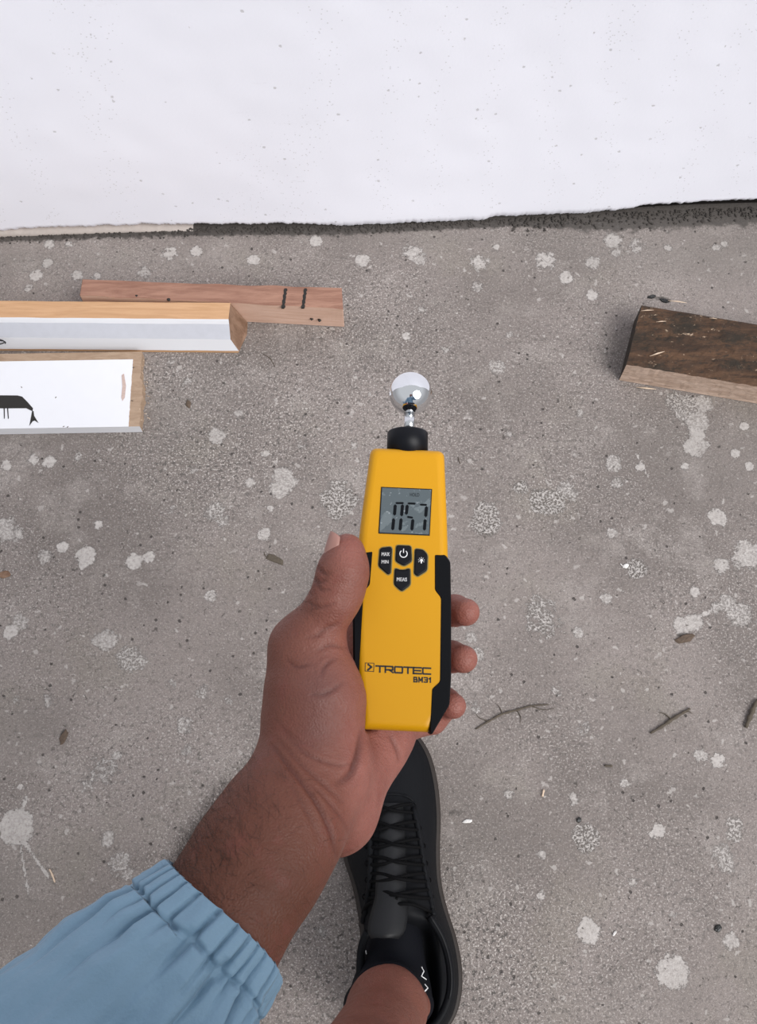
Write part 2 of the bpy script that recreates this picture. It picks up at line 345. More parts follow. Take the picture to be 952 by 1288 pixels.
for px, py, r, g_, st in splats:
    c = FL(px, py); rr = r/F_*CAM_H*1.12*1.25
    d = np.hypot(X-c[0], Y-c[1]); q = st*np.clip(1.0 - .55*(d/rr)**2, 0, 1)
    up = q > sp_f; gr_f = np.where(up, g_, gr_f); sp_f = np.maximum(sp_f, q)
rays = [((22,1045),(33,1002),2),((30,1058),(62,1105),2.2),((25,1060),(36,1125),1.6),((8,1040),(0,1036),2),((800,570),(815,600),1.5),((905,765),(880,775),3)]
for a, b, r in rays:
    A = FL(*a)[:2]; B = FL(*b)[:2]; ab = B-A; t = np.clip(((X-A[0])*ab[0]+(Y-A[1])*ab[1])/(ab@ab), 0, 1)
    d = np.hypot(X-A[0]-t*ab[0], Y-A[1]-t*ab[1]); sp_f = np.maximum(sp_f, .75*np.clip(1.0-.5*(d/(r/F_*CAM_H*1.2))**2, 0, 1))
def blob(lst, p=2):
    f = np.zeros(X.shape)
    for px, py, rx, ry, st in lst:
        c = FL(px, py); sx = rx/F_*CAM_H*1.1; sy = ry/F_*CAM_H*1.1
        f = np.maximum(f, st*np.exp(-(((X-c[0])/sx)**2+((Y-c[1])/sy)**2)))
    return f
rough_f = np.clip(blob([(400,500,200,110,.9),(480,420,130,90,.7),(300,560,160,90,.8),(600,1180,55,70,1.2),(630,1230,70,50,1.2),(570,1120,50,50,1),(400,1180,90,120,.7),(220,480,60,60,.9),(620,560,110,70,.5)]), 0, 1)
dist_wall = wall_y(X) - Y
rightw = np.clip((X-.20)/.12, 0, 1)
dirt_shade = 1.0*np.exp(-np.clip(dist_wall, 0, 1)/.012) + .85*rightw*np.exp(-np.clip(dist_wall, 0, 1)/.026)  # contact shadow painted into the floor colour along the wall, wider at right
dirt_shade = np.maximum(dirt_shade, blob([(80,925,5,12,.75),(67,942,4,5,.6),(235,507,5,8,.55),(861,800,16,7,.6),(575,1022,14,9,.5),(8,722,8,6,.5),(320,460,7,9,.4),(345,448,7,6,.4),(832,375,14,5,.6),(840,378,8,5,.6),(22,922,12,10,.28),(480,455,4,6,.5),(500,480,3,5,.3)]))
wear = np.clip(blob([(60,330,260,22,.55),(880,320,220,45,.7),(690,300,300,14,.4),(905,560,120,60,.35),(215,520,55,50,.55),(30,925,40,40,.4),(20,1110,60,60,.4),(640,1240,60,40,.3),(790,1290,120,40,.25),(590,1090,40,80,.45)]), 0, 1)
zz = np.array([[0.0]])
Z = np.zeros(X.shape)
hn = np.array([noise.noise(Vector((x*9, y*9, 0))) for y in gy[::4] for x in gx[::4]]).reshape(len(gy[::4]), -1)
Z += .0012*np.kron(hn, np.ones((4, 4)))[:ny, :nx]*0
idx = np.arange(nx*ny).reshape(ny, nx)
fs = np.stack([idx[:-1, :-1], idx[:-1, 1:], idx[1:, 1:], idx[1:, :-1]], -1).reshape(-1, 4)
fl = mesh('floor', np.stack([X.ravel(), Y.ravel(), Z.ravel()], 1), fs, M['floor'], origin=(0, 0, 0)); fl['kind'] = 'structure'
attr(fl, 'splat', sp_f.ravel()); attr(fl, 'grainy', gr_f.ravel()); attr(fl, 'rough', rough_f.ravel()); attr(fl, 'dirt_shade', dirt_shade.ravel()); attr(fl, 'wear', wear.ravel())
tag(fl, 'worn grey concrete floor spotted with pale plaster splashes')

# ------------------------------------------------------------------ wall
wx = graded(-1.9, 1.9, -.58, .58, .0017, 14)
wz = np.r_[0, np.linspace(.0012, .03, 22), np.linspace(.034, .46, 60), np.linspace(.6, 2.4, 8)]
def nz(x, s, o=0): return noise.noise(Vector((x*s, o, 3.7)))
def lift(x):        # height of the ragged lower edge of the paint over the floor
    b = .0035 + .004*nz(x, 38) + .005*nz(x, 140, 2) + .0035*nz(x, 420, 5)
    pxr = np.interp(x, [FL(0,290)[0], FL(60,290)[0], FL(240,290)[0], FL(300,290)[0], FL(610,290)[0], FL(625,290)[0], FL(760,290)[0], FL(772,290)[0], FL(800,290)[0], FL(952,290)[0]], [.001, .005, .002, .002, .001, .006, .005, .001, .009, .012])
    return max(.0005, b*.55 + pxr)
V = []; bare = []
for z in wz:
    for x in wx:
        lf = lift(x); zc = lf + z*(1 if z > .03 else 1 - lf/.03*(z/.03)) if z < .03 else z
        und = .0025*nz(x, 3, z*3) + .0005*noise.noise(Vector((x*22, z*22, 1))) 
        curl = max(0, 1-(zc-lf)/.016)**2 * float(np.interp(x, [FL(370,290)[0], FL(430,290)[0], FL(740,290)[0], FL(800,290)[0]], [.010, .004, .004, .010]))
        V.append((x, wall_y(x) + und*min(1, .3+z*8) + curl, zc)); bare.append(.55*max(0, 1-(zc-lf)/.0025) if z < .03 else 0)
n = len(wx); k = len(wz); idx = np.arange(n*k).reshape(k, n)
fs = np.stack([idx[:-1, :-1], idx[:-1, 1:], idx[1:, 1:], idx[1:, :-1]], -1).reshape(-1, 4).tolist()
V = np.array(V); nb = len(V); back = V[idx[0]] + np.array([0, .006, .0004]); V = np.vstack([V, back])
fs += [[nb+i, nb+i+1, i+1, i] for i in range(n-1)]
wo = mesh('wall_back', V, fs, M['wall'], origin=(0, .9, 0)); wo['kind'] = 'structure'
attr(wo, 'bare', np.r_[bare, np.ones(n)*.6]); tag(wo, 'white painted rough plaster wall above the concrete floor')
# core behind the paint, coloured near black as the shade in the gap
V = []
for y0, z in ((.013, -.01), (.013, .06), (.20, .06), (.20, -.01)): V += [(x, wall_y(x)+y0, z) for x in wx[::4]]
n4 = len(wx[::4]); fs = [[r*n4+i, r*n4+i+1, (r+1)*n4+i+1, (r+1)*n4+i] for r in range(3) for i in range(n4-1)]
o = mesh('trim_1', V, fs, M['core']); o['kind'] = 'structure'; tag(o, 'core painted near black as the shade in the gap under the ragged paint edge')
# beige lip at the left
V = []; xs = np.linspace(FL(-200, 290)[0], FL(243, 290)[0], 120)
for i, x in enumerate(xs):
    h = np.interp(i, [0, 45, 70, 100, 119], [.012, .010, .005, .004, .0005]) + .0012*nz(x, 90)
    V += [(x, wall_y(x)-.001, .0), (x, wall_y(x)-.0005, h), (x, wall_y(x)+.012, h+.0015)]
fs = [[i*3+j, (i+1)*3+j, (i+1)*3+j+1, i*3+j+1] for i in range(119) for j in range(2)]
o = mesh('trim_2', V, fs, M['beige']); o['kind'] = 'structure'; tag(o, 'beige render lip under the paint at the left')

def ico(c, r, sq=(1, 1, 1), seed=0, rough=.35):
    t = (1+5**.5)/2
    v = np.array([(-1,t,0),(1,t,0),(-1,-t,0),(1,-t,0),(0,-1,t),(0,1,t),(0,-1,-t),(0,1,-t),(t,0,-1),(t,0,1),(-t,0,-1),(-t,0,1)], float)/1.9
    f = [(0,11,5),(0,5,1),(0,1,7),(0,7,10),(0,10,11),(1,5,9),(5,11,4),(11,10,2),(10,7,6),(7,1,8),(3,9,4),(3,4,2),(3,2,6),(3,6,8),(3,8,9),(4,9,5),(2,4,11),(6,2,10),(8,6,7),(9,8,1)]
    g = np.random.default_rng(seed); v = v*(1+rough*(g.random((12, 1))-.5)*2)*r*np.array(sq); a = g.random()*6.28
    Rz = np.array([[math.cos(a), -math.sin(a), 0], [math.sin(a), math.cos(a), 0], [0, 0, 1]]); return v@Rz.T+np.array(c), [list(q) for q in f]
parts = []
for i in range(1500):
    x = rng.uniform(-.6, .6); px_r = x > .18
    d = abs(rng.normal(0, .006 if not px_r else .010)); r = rng.uniform(.0005, .0018)*(1.3 if px_r else 1)
    parts.append(ico((x, wall_y(x)-d+.004, r*.5), r, (1.2, 1, .7), i))
V, fs = join(parts); o = mesh('wall_base_rubble', V, fs, M['darkcrumb'], smooth=False, origin=(0, float(wall_y(0)), 0)); o['kind'] = 'stuff'
tag(o, 'fine dark crumbs lying along the foot of the white wall', 'rubble')
parts = []
for i in range(1400):
    x = rng.uniform(-.52, .52); y = rng.uniform(-.14, .84); r = rng.uniform(.0003, .0009); parts.append(ico((x, y, r*.5), r, (1.3, .9, .7), i+5000))
V, fs = join(parts); o = mesh('floor_grit', V, fs, M['crumb'], smooth=False, origin=(0, 0, 0)); o['kind'] = 'stuff'
tag(o, 'loose fine grit scattered over the concrete floor', 'grit')

# ------------------------------------------------------------------ timber
def hex_from(pts_top, pts_bot, nseg=1):
    """box from four top and four bottom corners (same order)"""
    V = list(pts_bot)+list(pts_top)
    F = {'bottom': [3, 2, 1, 0], 'top': [4, 5, 6, 7], 's0': [0, 1, 5, 4], 's1': [1, 2, 6, 5], 's2': [2, 3, 7, 6], 's3': [3, 0, 4, 7]}
    return np.array(V), F
def beam(name, p0, p1, width, h, mats, wob=.0006, seg=60, z0=.0005, end_skew=(0, 0), prof=None, parent=None, origin=None, rag=0, ends=None, taper=1.0):
    """beam whose FRONT bottom edge runs p0->p1 on the floor; width goes to the back; profile points (back, up) counter-clockwise"""
    p0 = np.array(p0[:2]); p1 = np.array(p1[:2]); d = p1-p0; L = np.linalg.norm(d); d /= L; b = np.array([-d[1], d[0]])
    pr = prof or [(0, 0), (0, h), (width, h), (width, 0)]
    V = []; np_ = len(pr); g = random.Random(hash(name) % 1000)
    for i in range(seg+1):
        t = i/seg*L
        for j, (q, z) in enumerate(pr):
            tt = t
            if i == seg: tt += end_skew[1]*q/width + (g.uniform(-rag, rag) if rag else 0)
            if i == 0: tt += end_skew[0]*q/width
            if i == seg and ends: tt += ends[j]
            w = wob*(noise.noise(Vector((t*30, j*7.1, 2))) if z > 0 else 0)
            xy = p0+d*tt+b*(q*(taper+(1-taper)*i/seg)+w); V.append((xy[0], xy[1], z0+z+(w if z > 0 else 0)))
    F = []; mi = []
    for i in range(seg):
        for j in range(np_):
            F.append([i*np_+j, i*np_+(j+1) % np_, (i+1)*np_+(j+1) % np_, (i+1)*np_+j]); mi.append(mats['side'][j])
    F.append(list(range(np_))[::-1]); mi.append(mats['end']); F.append([seg*np_+j for j in range(np_)]); mi.append(mats['end'])
    o = mesh(name, V, F, None, parent, smooth=False, origin=origin)
    for m in mats['list']: o.data.materials.append(m)
    o.data.polygons.foreach_set('material_index', mi)
    bm = o.modifiers.new('soft_edges', 'BEVEL'); bm.width = .0006; bm.segments = 1; bm.limit_method = 'ANGLE'
    return o
def hsolve(px, yb_, yt_):
    lo, hi = 0, .3
    for _ in range(40):
        m_ = (lo+hi)/2
        if FL(px, yt_, m_)[1] > FL(px, yb_, 0)[1]: lo = m_
        else: hi = m_
    return (lo+hi)/2
HA = hsolve(425, 411, 388)
bA0 = FL(20, 392); bA1 = FL(432, 411)
a0 = FL(110, 385); a0 = a0
A0 = FL(112, 395); A1 = FL(433, 411.5)
wA = FL(420, 362, HA)[1] - FL(425, 388, HA)[1]
o = beam('wooden_lath', A0, A1, wA, HA, {'list': [M['redwood'], M['palewood'], M['endgrain']], 'side': [1, 0, 0, 0], 'end': 2}, wob=.0012, end_skew=(0, -.004), taper=.78)
tag(o, 'rough reddish wooden lath with two dark saw cuts, nearest the wall', 'wood piece')
lathe = o
for px in (357, 382):
    a = FL(px+2.5, 363, HA); b = FL(px-1, 387.5, HA); q_ = np.linspace(0, 1, 12)
    lft = [(a*(1-t)+b*t)[:2]+np.array([-.0021-.0006*math.sin(t*23+px), 0]) for t in q_]; rgt = [(a*(1-t)+b*t)[:2]+np.array([.0019+.0007*math.sin(t*31+px), 0]) for t in q_]
    ring = lft[::-1]+rgt; V, F = loft([[(u[0], u[1], HA-.002) for u in ring], [(u[0], u[1], HA+.0008) for u in ring]])
    q = mesh('saw_cut', V, F, M['print'], lathe, smooth=False); q['label'] = 'dark saw cut'
for px, py in ((172, 372), (212, 377), (392, 401), (402, 403)):
    a = FL(px, py, HA if py < 388 else HA*.4); V, fs = ico(a, .0022, (1, 1.4, .5), px); mesh('knot', V, fs, M['print'], lathe)

# moulding (profile): flat pine back edge uppermost, stepped white face
B0 = FL(-330, 438.5); B1 = FL(300, 444)
h1, h2 = .030, .013
dB = B1[:2]-B0[:2]; 
def yb(py, z, px=150): return FL(px, py, z)[1] - FL(px, 441.8, 0)[1]
ZB = .050
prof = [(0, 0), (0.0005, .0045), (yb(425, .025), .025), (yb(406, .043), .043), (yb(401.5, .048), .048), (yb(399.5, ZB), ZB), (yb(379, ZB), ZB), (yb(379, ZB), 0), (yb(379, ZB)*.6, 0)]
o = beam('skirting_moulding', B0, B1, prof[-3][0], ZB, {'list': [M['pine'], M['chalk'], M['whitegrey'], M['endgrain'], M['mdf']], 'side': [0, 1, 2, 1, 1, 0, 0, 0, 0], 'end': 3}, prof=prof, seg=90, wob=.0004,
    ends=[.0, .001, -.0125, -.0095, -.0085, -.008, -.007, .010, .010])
tag(o, 'white profiled wooden moulding with a bare orange pine edge, in the middle of the left stack', 'wood piece')

HC = .018
C0 = FL(-330, 552); C1 = FL(186.5, 543.5)
wC = FL(170, 440, HC)[1]-FL(170, 541, .001)[1]
# board body with ragged right end
p0 = np.array(C0[:2]); p1 = np.array(C1[:2]); d = (p1-p0)/np.linalg.norm(p1-p0); bv = np.array([-d[1], d[0]]); L = np.linalg.norm(p1-p0)
brd = empty('painted_board', (float(p0[0]), float(p0[1]), 0)); tag(brd, 'white painted wooden board with a splintered brown end and a black drawing, at lower left', 'wood piece')
NR = 40; rings = []
for i in range(50):
    t = L*i/49; rings.append([(p0+d*t).tolist()+[.0005], (p0+d*t).tolist()+[HC], (p0+d*t+bv*wC).tolist()+[HC], (p0+d*t+bv*wC).tolist()+[.0005]])
V = []; F = []; mi = []
cols = np.linspace(0, 1, NR)
rag = [-.003 + .0035*noise.noise(Vector((q*9, 1, 1))) + .0018*noise.noise(Vector((q*40, 1, 1))) + (.0035 if q < .62 else -.0005) for q in cols]
for z in (.0005, HC):
    for i, q in enumerate(cols):
        for t in (0, L-.03, L-.0075 + rag[i]*(1 if z < .01 else .9)): xy = p0+d*t+bv*wC*q; V.append((xy[0], xy[1], z))
def vi(l, i, j): return l*NR*3+i*3+j
for i in range(NR-1):
    for j in range(2):
        F.append([vi(1,i,j), vi(1,i,j+1), vi(1,i+1,j+1), vi(1,i+1,j)]); mi.append(0); F.append([vi(0,i,j), vi(0,i+1,j), vi(0,i+1,j+1), vi(0,i,j+1)]); mi.append(0)
    F.append([vi(0,i,2), vi(0,i+1,2), vi(1,i+1,2), vi(1,i,2)]); mi.append(0)
    F.append([vi(0,i,0), vi(1,i,0), vi(1,i+1,0), vi(0,i+1,0)]); mi.append(0)
for j in range(2):
    F.append([vi(0,0,j), vi(0,0,j+1), vi(1,0,j+1), vi(1,0,j)]); mi.append(1)
    F.append([vi(0,NR-1,j), vi(1,NR-1,j), vi(1,NR-1,j+1), vi(0,NR-1,j+1)]); mi.append(0)
o = mesh('core', V, F, None, brd, smooth=False); o.data.materials.append(M['mdf']); o.data.materials.append(M['chalk']); o.data.polygons.foreach_set('material_index', mi)
# painted layer on top, edge ragged at right, leaves a brown strip at the back
V = []; wP = wC*.895
pr_ = [(L-.0215)+.0007*noise.noise(Vector((q*60, 5, 1)))-.0004*noise.noise(Vector((q*200, 5, 1))) for q in cols]
for z in (HC-.0002, HC+.0009):
    for i, q in enumerate(cols):
        for t in (0, L-.04, pr_[i]): xy = p0+d*t+bv*(wP*q-.0004); V.append((xy[0], xy[1], z))
F = []
for i in range(NR-1):
    for j in range(2): F.append([vi(1,i,j), vi(1,i,j+1), vi(1,i+1,j+1), vi(1,i+1,j)])
    F.append([vi(0,i,2), vi(0,i+1,2), vi(1,i+1,2), vi(1,i,2)])
for j in range(2): F.append([vi(0,0,j), vi(0,0,j+1), vi(1,0,j+1), vi(1,0,j)]); F.append([vi(0,NR-1,j), vi(1,NR-1,j), vi(1,NR-1,j+1), vi(0,NR-1,j+1)])
o = mesh('paint_layer', V, F, M['chalk'], brd, smooth=False); o['label'] = 'white paint layer'
def flat(name, px, z, m, parent, th=.0004, label=None, rnd=0):
    p = np.array(px, float)
    if rnd: p = round_poly(p, rnd, 4)
    if area2(p) > 0: p = p[::-1]
    a = [FL(x, y, z) for x, y in p]; b = [FL(x, y, z+th) for x, y in p]
    b = [np.array([u[0], u[1], z+th]) for u in a]
    V, F = loft([a, b]); q = mesh(name, V, F, m, parent, smooth=False)
    if label: q['label'] = label
    return q
zt = HC+.001
flat('black_drawing', [(-60, 497), (22, 497.5), (28, 499), (34, 505), (41.5, 513.5), (41, 517), (38, 516), (33, 513.5), (-60, 514)], zt, M['print'], brd, label='black painted bar')
for x in (5.2, 9.5): flat('drip', [(x-.6, 513), (x+.8, 513), (x+(1.6 if x > 8 else .9), 526), (x+(.6 if x > 8 else -.1), 527)], zt, M['print'], brd)
flat('tail_mark', [(40.5, 517), (42.2, 517), (43, 523), (48.5, 532), (43.5, 529), (41, 530), (37, 535.5), (38.5, 528)], zt, M['print'], brd)
flat('scrape', [(153, 472), (156, 470), (158.5, 485), (157, 500), (154, 504.5), (152.5, 500), (154, 486)], zt, m_plain('scraped_paint', (.50, .38, .34), .8, 600, .5, .3), brd, label='scraped brownish patch')
for x, y in ((166, 504), (168, 462), (80, 536.5), (85, 537), (27, 487), (70, 500)): V, fs = ico(FL(x, y, zt), .0009, (1.8, .7, .4), x); mesh('paint_chip', V, fs, M['chip'], brd)
# splinters at the broken end
for i in range(22):
    y = random.uniform(446, 540); x = random.uniform(171, 186); a = FL(x, y, random.uniform(.008, HC)); a2 = a + np.array([random.uniform(.001, .006), random.uniform(-.003, .003), random.uniform(-.002, .001)])
    V, fs = tube([a, (a+a2)/2, a2], [.0006, .0005, .0001], 5); mesh('splinter', V, fs, M['straw'] if i % 3 else M['mdf'], brd)
# thin beige strip between moulding and board
S0 = FL(-330, 438.8); S1 = FL(183, 438.5)
o = beam('beige_strip', S0+np.array([0, .004, 0]), S1+np.array([0, .0035, 0]), .0075, .0115, {'list': [M['mdf'], M['beige']], 'side': [1, 1, 1, 1], 'end': 1}, seg=20, end_skew=(0, 0)) if False else None
# cable
ctr = FL(-4, 434, .012)
pts = []
for t in np.linspace(-.4, 3.6*math.pi, 70): pts.append(FL(-6, 431, .026) + np.array([.0135*math.cos(t)*(1-t*.012), .0035*math.sin(t), .001*t*.3]))
V, fs = tube(pts, .0008, 6); o = mesh('cable_coil', V, fs, M['cable']); tag(o, 'thin black wire coil at the left edge, on the white moulding', 'wire')

# dark block at right
hD = .043
D_bl = FL(778.5, 480, 0); D_tl = FL(791, 455, hD)
zD = hD
tFL = FL(791, 454, hD); tFR = FL(952, 479, hD); tBL = FL(803.5, 377.5, hD); tBR = FL(952, 391, hD)
bFL = FL(778.5, 478.5, 0); bFR = FL(952, 508, 0)
e = (bFR-bFL)[:2]; e /= np.linalg.norm(e); Lx = .42
bb = np.array([-e[1], e[0]]); wD = float((tBL-tFL)[:2]@bb)
blk = empty('timber_block', (float(bFL[0]+e[0]*.1), float(bFL[1]), 0)); tag(blk, 'thick dark weathered timber block with a pale sawn side, at the right edge', 'wood piece')
NXb, prof_n = 110, 26
rings = []; matid = []
cs = [(0, 0, 1)]; 
sec = [(0, .0008)] + [(.0006, hD*t) for t in np.linspace(.1, 1, 8)] + [(wD*t, hD) for t in np.linspace(.05, .97, 18)] + [(wD, hD*.97)] + [(wD, hD*t) for t in (.6, .3)] + [(wD, .0008)]
for i in range(NXb):
    t = Lx*i/(NXb-1); r = []
    for j, (q, z) in enumerate(sec):
        top = 9 <= j <= 26; nn = noise.noise(Vector((t*38, q*70, z*50))); n2_ = noise.noise(Vector((t*150, q*200, z*150)))
        dz = (.0022*nn + .0011*n2_)*(1 if top else .25) if j not in (0,) else 0
        sk = (.000 + .010*(q/wD)) * (1-t/Lx)        # left end slightly skewed
        x = t + sk*(1 if i < NXb else 0) + (.0006*n2_ if i == 0 else 0)
        front = 1 <= j <= 8
        xy = bFL[:2]+e*x+bb*(q + (.0008*n2_ if front else 0)); r.append((xy[0], xy[1], max(.0005, z+dz*(z > .003))))
    rings.append(r)
V, F = loft(rings); n = len(sec)
mi = [(1 if (j < 8) else 0) for i in range(NXb-1) for j in range(n)]+[2, 2]
o = mesh('beam', V, F, None, blk, smooth=False)
for m in (M['bark'], M['sawn'], M['shadedend']): o.data.materials.append(m)
o.data.polygons.foreach_set('material_index', mi)
for a, b_, z in (((800, 685/5+350-38), (824, 487.5), 0), ):
    pass
for (x0, y0), (x1, y1), r in [((817, 448), (836, 442), .0011), ((806, 391), (822, 390), .0008), ((840, 378), (864, 381), .001), ((825, 405), (838, 404), .0007), ((892, 400), (902, 401), .0006)]:
    a = FL(x0, y0, hD+.0012); b_ = FL(x1, y1, hD+.002); V, fs = tube([a, (a+b_)/2+np.array([0, 0, .0006]), b_], [.0003, r, .0002], 5); mesh('splinter', V, fs, M['straw'], blk)
a = FL(800, 487, .001); b_ = FL(825, 489.5, .001); V, fs = tube([a, (a+b_)/2, b_], [.0004, .0012, .0003], 5)
o = mesh('pale_splinter', V, fs, M['straw']); tag(o, 'pale splinter on the floor against the front of the dark timber block', 'splinter')

# ------------------------------------------------------------------ loose things on the floor
def twig(pxs, r, label, m='twig', name='twig', cat='twig', side=()):
    pts = np.array([FL(x, y, r*.9) for x, y in pxs]); pts = catmull(pts, 5); k = len(pts)
    rr = [r*(.35+.65*math.sin(math.pi*min(1, .12+.85*i/k)))*(1+.25*math.sin(i*1.7)) for i in range(k)]
    parts = [tube(pts, rr, 6)]
    for s_ in side: q = catmull(np.array([FL(x, y, r*.9) for x, y in s_]), 4); parts.append(tube(q, np.linspace(r*.5, r*.12, len(q)), 5))
    V, fs = join(parts); V[:, 2] = np.maximum(V[:, 2], .0002); return tag(mesh(name, V, fs, M[m]), label, cat)
twig([(598, 917), (615, 907), (632, 898), (650, 893), (668, 888), (690, 886)], .0013, 'crooked brown twig right of the lowest finger, branching', side=[[(632, 898), (628, 889), (622, 884)], [(650, 893), (655, 902), (654, 911)], [(668, 888), (684, 893), (699, 890)], [(615, 907), (603, 903), (598, 896)]])
twig([(818, 922), (832, 914), (845, 905), (858, 897), (868, 891)], .0020, 'straight dark twig lying alone near the right edge, below the dark hollow', side=[[(845, 905), (836, 898), (828, 896)], [(858, 897), (866, 895), (871, 898)]])
twig([(938, 915), (943, 902), (948, 890), (953, 880)], .0030, 'short thick dark twig cut by the right picture edge')
twig([(332, 694), (333, 698), (337, 703)], .0006, 'tiny bent stem touching the grey chip beside the thumb')
twig([(62, 1093), (66, 1101), (69, 1110)], .0011, 'pale sliver at the end of the star-shaped splash', 'straw', 'splinter', 'splinter')
twig([(684, 993), (682, 1002)], .0013, 'short pale stub lying right of the shoe toe', 'straw', 'splinter', 'splinter')
twig([(760, 963), (770, 963.5)], .0015, 'short dark stub lying flat in the lower right floor area', 'twig', 'twig_stub', 'twig')
twig([(330, 445), (340, 451), (346, 462)], .0005, 'thin dark fibre below the end of the saw-cut lath')
twig([(576, 575), (578.5, 583)], .0006, 'tiny dark sliver right of the top of the yellow meter')
twig([(780, 709), (784, 713)], .0007, 'thin pale shaving beside the round grainy splash', 'whitechip', 'shaving', 'splinter')
def chip(px, py, rx, ry, ang, label, m='chip', h=.0016, name='wood_chip', cat='chip', seed=1):
    c = FL(px, py, h*.6); g = random.Random(seed); pts = []
    for i in range(11):
        a = 2*math.pi*i/11; q = 1+g.uniform(-.22, .22); pts.append((math.cos(a)*rx*q, math.sin(a)*ry*q))
    ca, sa = math.cos(ang), math.sin(ang); k = CAM_H/F_*1.08
    pts = np.array([(x*ca-y*sa, x*sa+y*ca) for x, y in pts])*k
    rings = [[(c[0]+s_*x, c[1]+s_*y, z + (.0003*math.sin(x*4000) if z > .0003 else 0)) for x, y in pts] for s_, z in ((.85, .0001), (1, h*.4), (.8, h), (.35, h*1.15))]
    V, F = loft(rings); return tag(mesh(name, V, F, M[m], smooth=False), label, cat)
chip(345, 703, 13, 4.5, -.42, 'flat dark grey wood chip on the floor left of the thumb tip', 'twig', seed=3)
chip(6, 722, 8, 5, 0, 'small reddish brown chip at the left picture edge', 'endgrain', seed=4)
chip(787, 712, 4, 2.4, .6, 'tiny bright white plaster flake left of the round grainy splash', 'whitechip', seed=5)
chip(861, 803, 12, 5, .25, 'dark brown flake under the pale splash near the right edge', 'chip', .002, seed=6)
chip(80, 927, 4, 9, -.25, 'narrow dark flake on the floor at the lower left', 'chip', seed=8)
chip(237, 508, 3.5, 6, .2, 'dark brown flake right of the splintered board end', 'chip', seed=9)
chip(820, 373, 6, 3, .3, 'black flake behind the dark timber block', 'cable', seed=10)
chip(836, 378, 7, 3, -.3, 'second black flake behind the dark timber block, nearer its edge', 'cable', seed=11)
chip(728, 1031, 3, 3, 0, 'small dark pebble above the grainy round splash at lower right', 'cable', .002, 'pebble', 'pebble', 12)
chip(903, 1168, 5, 3.5, .5, 'small dark crumb at the lower right picture corner', 'cable', .002, 'pebble', 'pebble', 13)
chip(588, 1033, 6, 2, .1, 'small white flake right of the shoe', 'whitechip', seed=14)
chip(608, 272, 5, 3, .4, 'dark crumb at the foot of the wall above the meter', 'cable', .003, 'pebble', 'pebble', 15)
chip(773, 1174, 3.5, 1.5, .9, 'tiny white flake in the lower right floor area', 'whitechip', seed=16)

# ------------------------------------------------------------------ the meter
A13 = math.radians(12.5); lean = math.radians(1.15)
ax = np.array([math.sin(lean), math.cos(A13)*math.cos(lean), -math.sin(A13)]); ax /= np.linalg.norm(ax)
nn_ = np.array([0, math.sin(A13), math.cos(A13)]); nn_ -= ax*(nn_@ax); nn_ /= np.linalg.norm(nn_)
xd = np.cross(ax, nn_); O = camp(507, 740, .542)
def DV(px, py, h=0.0):                               # photo pixel -> meter's own x, y at height h over its face
    v = camp(px, py, 1.0); t = ((O+nn_*h)@nn_)/(v@nn_); q = v*t-O; return np.array([q@xd, q@ax])
def D3(x, y, h): return c2w(O + xd*x + ax*y + nn_*h)
def dpoly(pts, h=0.0): return np.array([DV(x, y, h) for x, y in pts])
def ccw(p): return p if area2(p) > 0 else p[::-1]
def dprism(name, poly, levels, m, parent, smooth=False, bevel=0, rnd=None):
    poly = np.asarray(poly)
    if rnd is None: poly = ccw(poly)
    rings = [[D3(x, y, h) for x, y in (inset(poly, i) if rnd is None else round_poly(inset(poly, i), rnd, 6))] for h, i in levels]
    V, F = loft(rings); o = mesh(name, V, F, m, parent, smooth=smooth)
    if bevel: b = o.modifiers.new('bevel', 'BEVEL'); b.width = bevel; b.segments = 2; b.limit_method = 'ANGLE'
    return o
mt = empty('moisture_meter', P(504, 920, .55).tolist()); tag(mt, 'yellow and black handheld moisture meter with a chrome ball probe, held in the hand', 'moisture meter')
outl = dpoly([(466, 562.5), (559, 566.5), (564, 690), (564.3, 850), (562, 885), (541, 921), (454, 917), (448, 852), (446, 760), (450, 680)], -.003)

TH = .027
lv = [(-TH, .005), (-TH+.0015, .0022), (-TH+.004, .0004), (-.008, 0), (-.004, .0002), (-.0022, .0009), (-.0009, .0020), (-.0002, .0032), (0, .0048)]
outl = outl[::-1]; hous = dprism('housing', outl, lv, M['yellow'], mt, smooth=True, rnd=[.02, .02, .01, .002, .0015, .008, .01, .02, .004, .004])
hous.data.polygons[-1].use_smooth = False; hous.data.polygons[-2].use_smooth = False
# raised centre plane: the front face is very slightly stepped along two long bevel lines
gl = dpoly([(454.5, 695), (469.4, 692.8), (466, 735.5), (458, 745.5), (454.5, 800), (451, 845), (458, 858.6), (455, 917.5), (448.5, 916.5), (445, 850), (443.8, 760), (446.5, 705)], 0)
gr = dpoly([(546, 697), (560, 697.5), (566, 706), (567, 760), (567, 850), (565, 886), (543, 923.5), (540, 920), (542.5, 866), (552.4, 857), (553.8, 752.5), (546, 742.5)], 0)
for nm, g_ in (('side_grip', gl), ('side_grip', gr)):
    dprism(nm, round_poly(g_, .0010, 3), [(-.021, .0008), (-.019, -.0003), (-.002, -.0003), (-.0004, .0001), (.0005, .0007)], M['rubber'], mt, smooth=False)
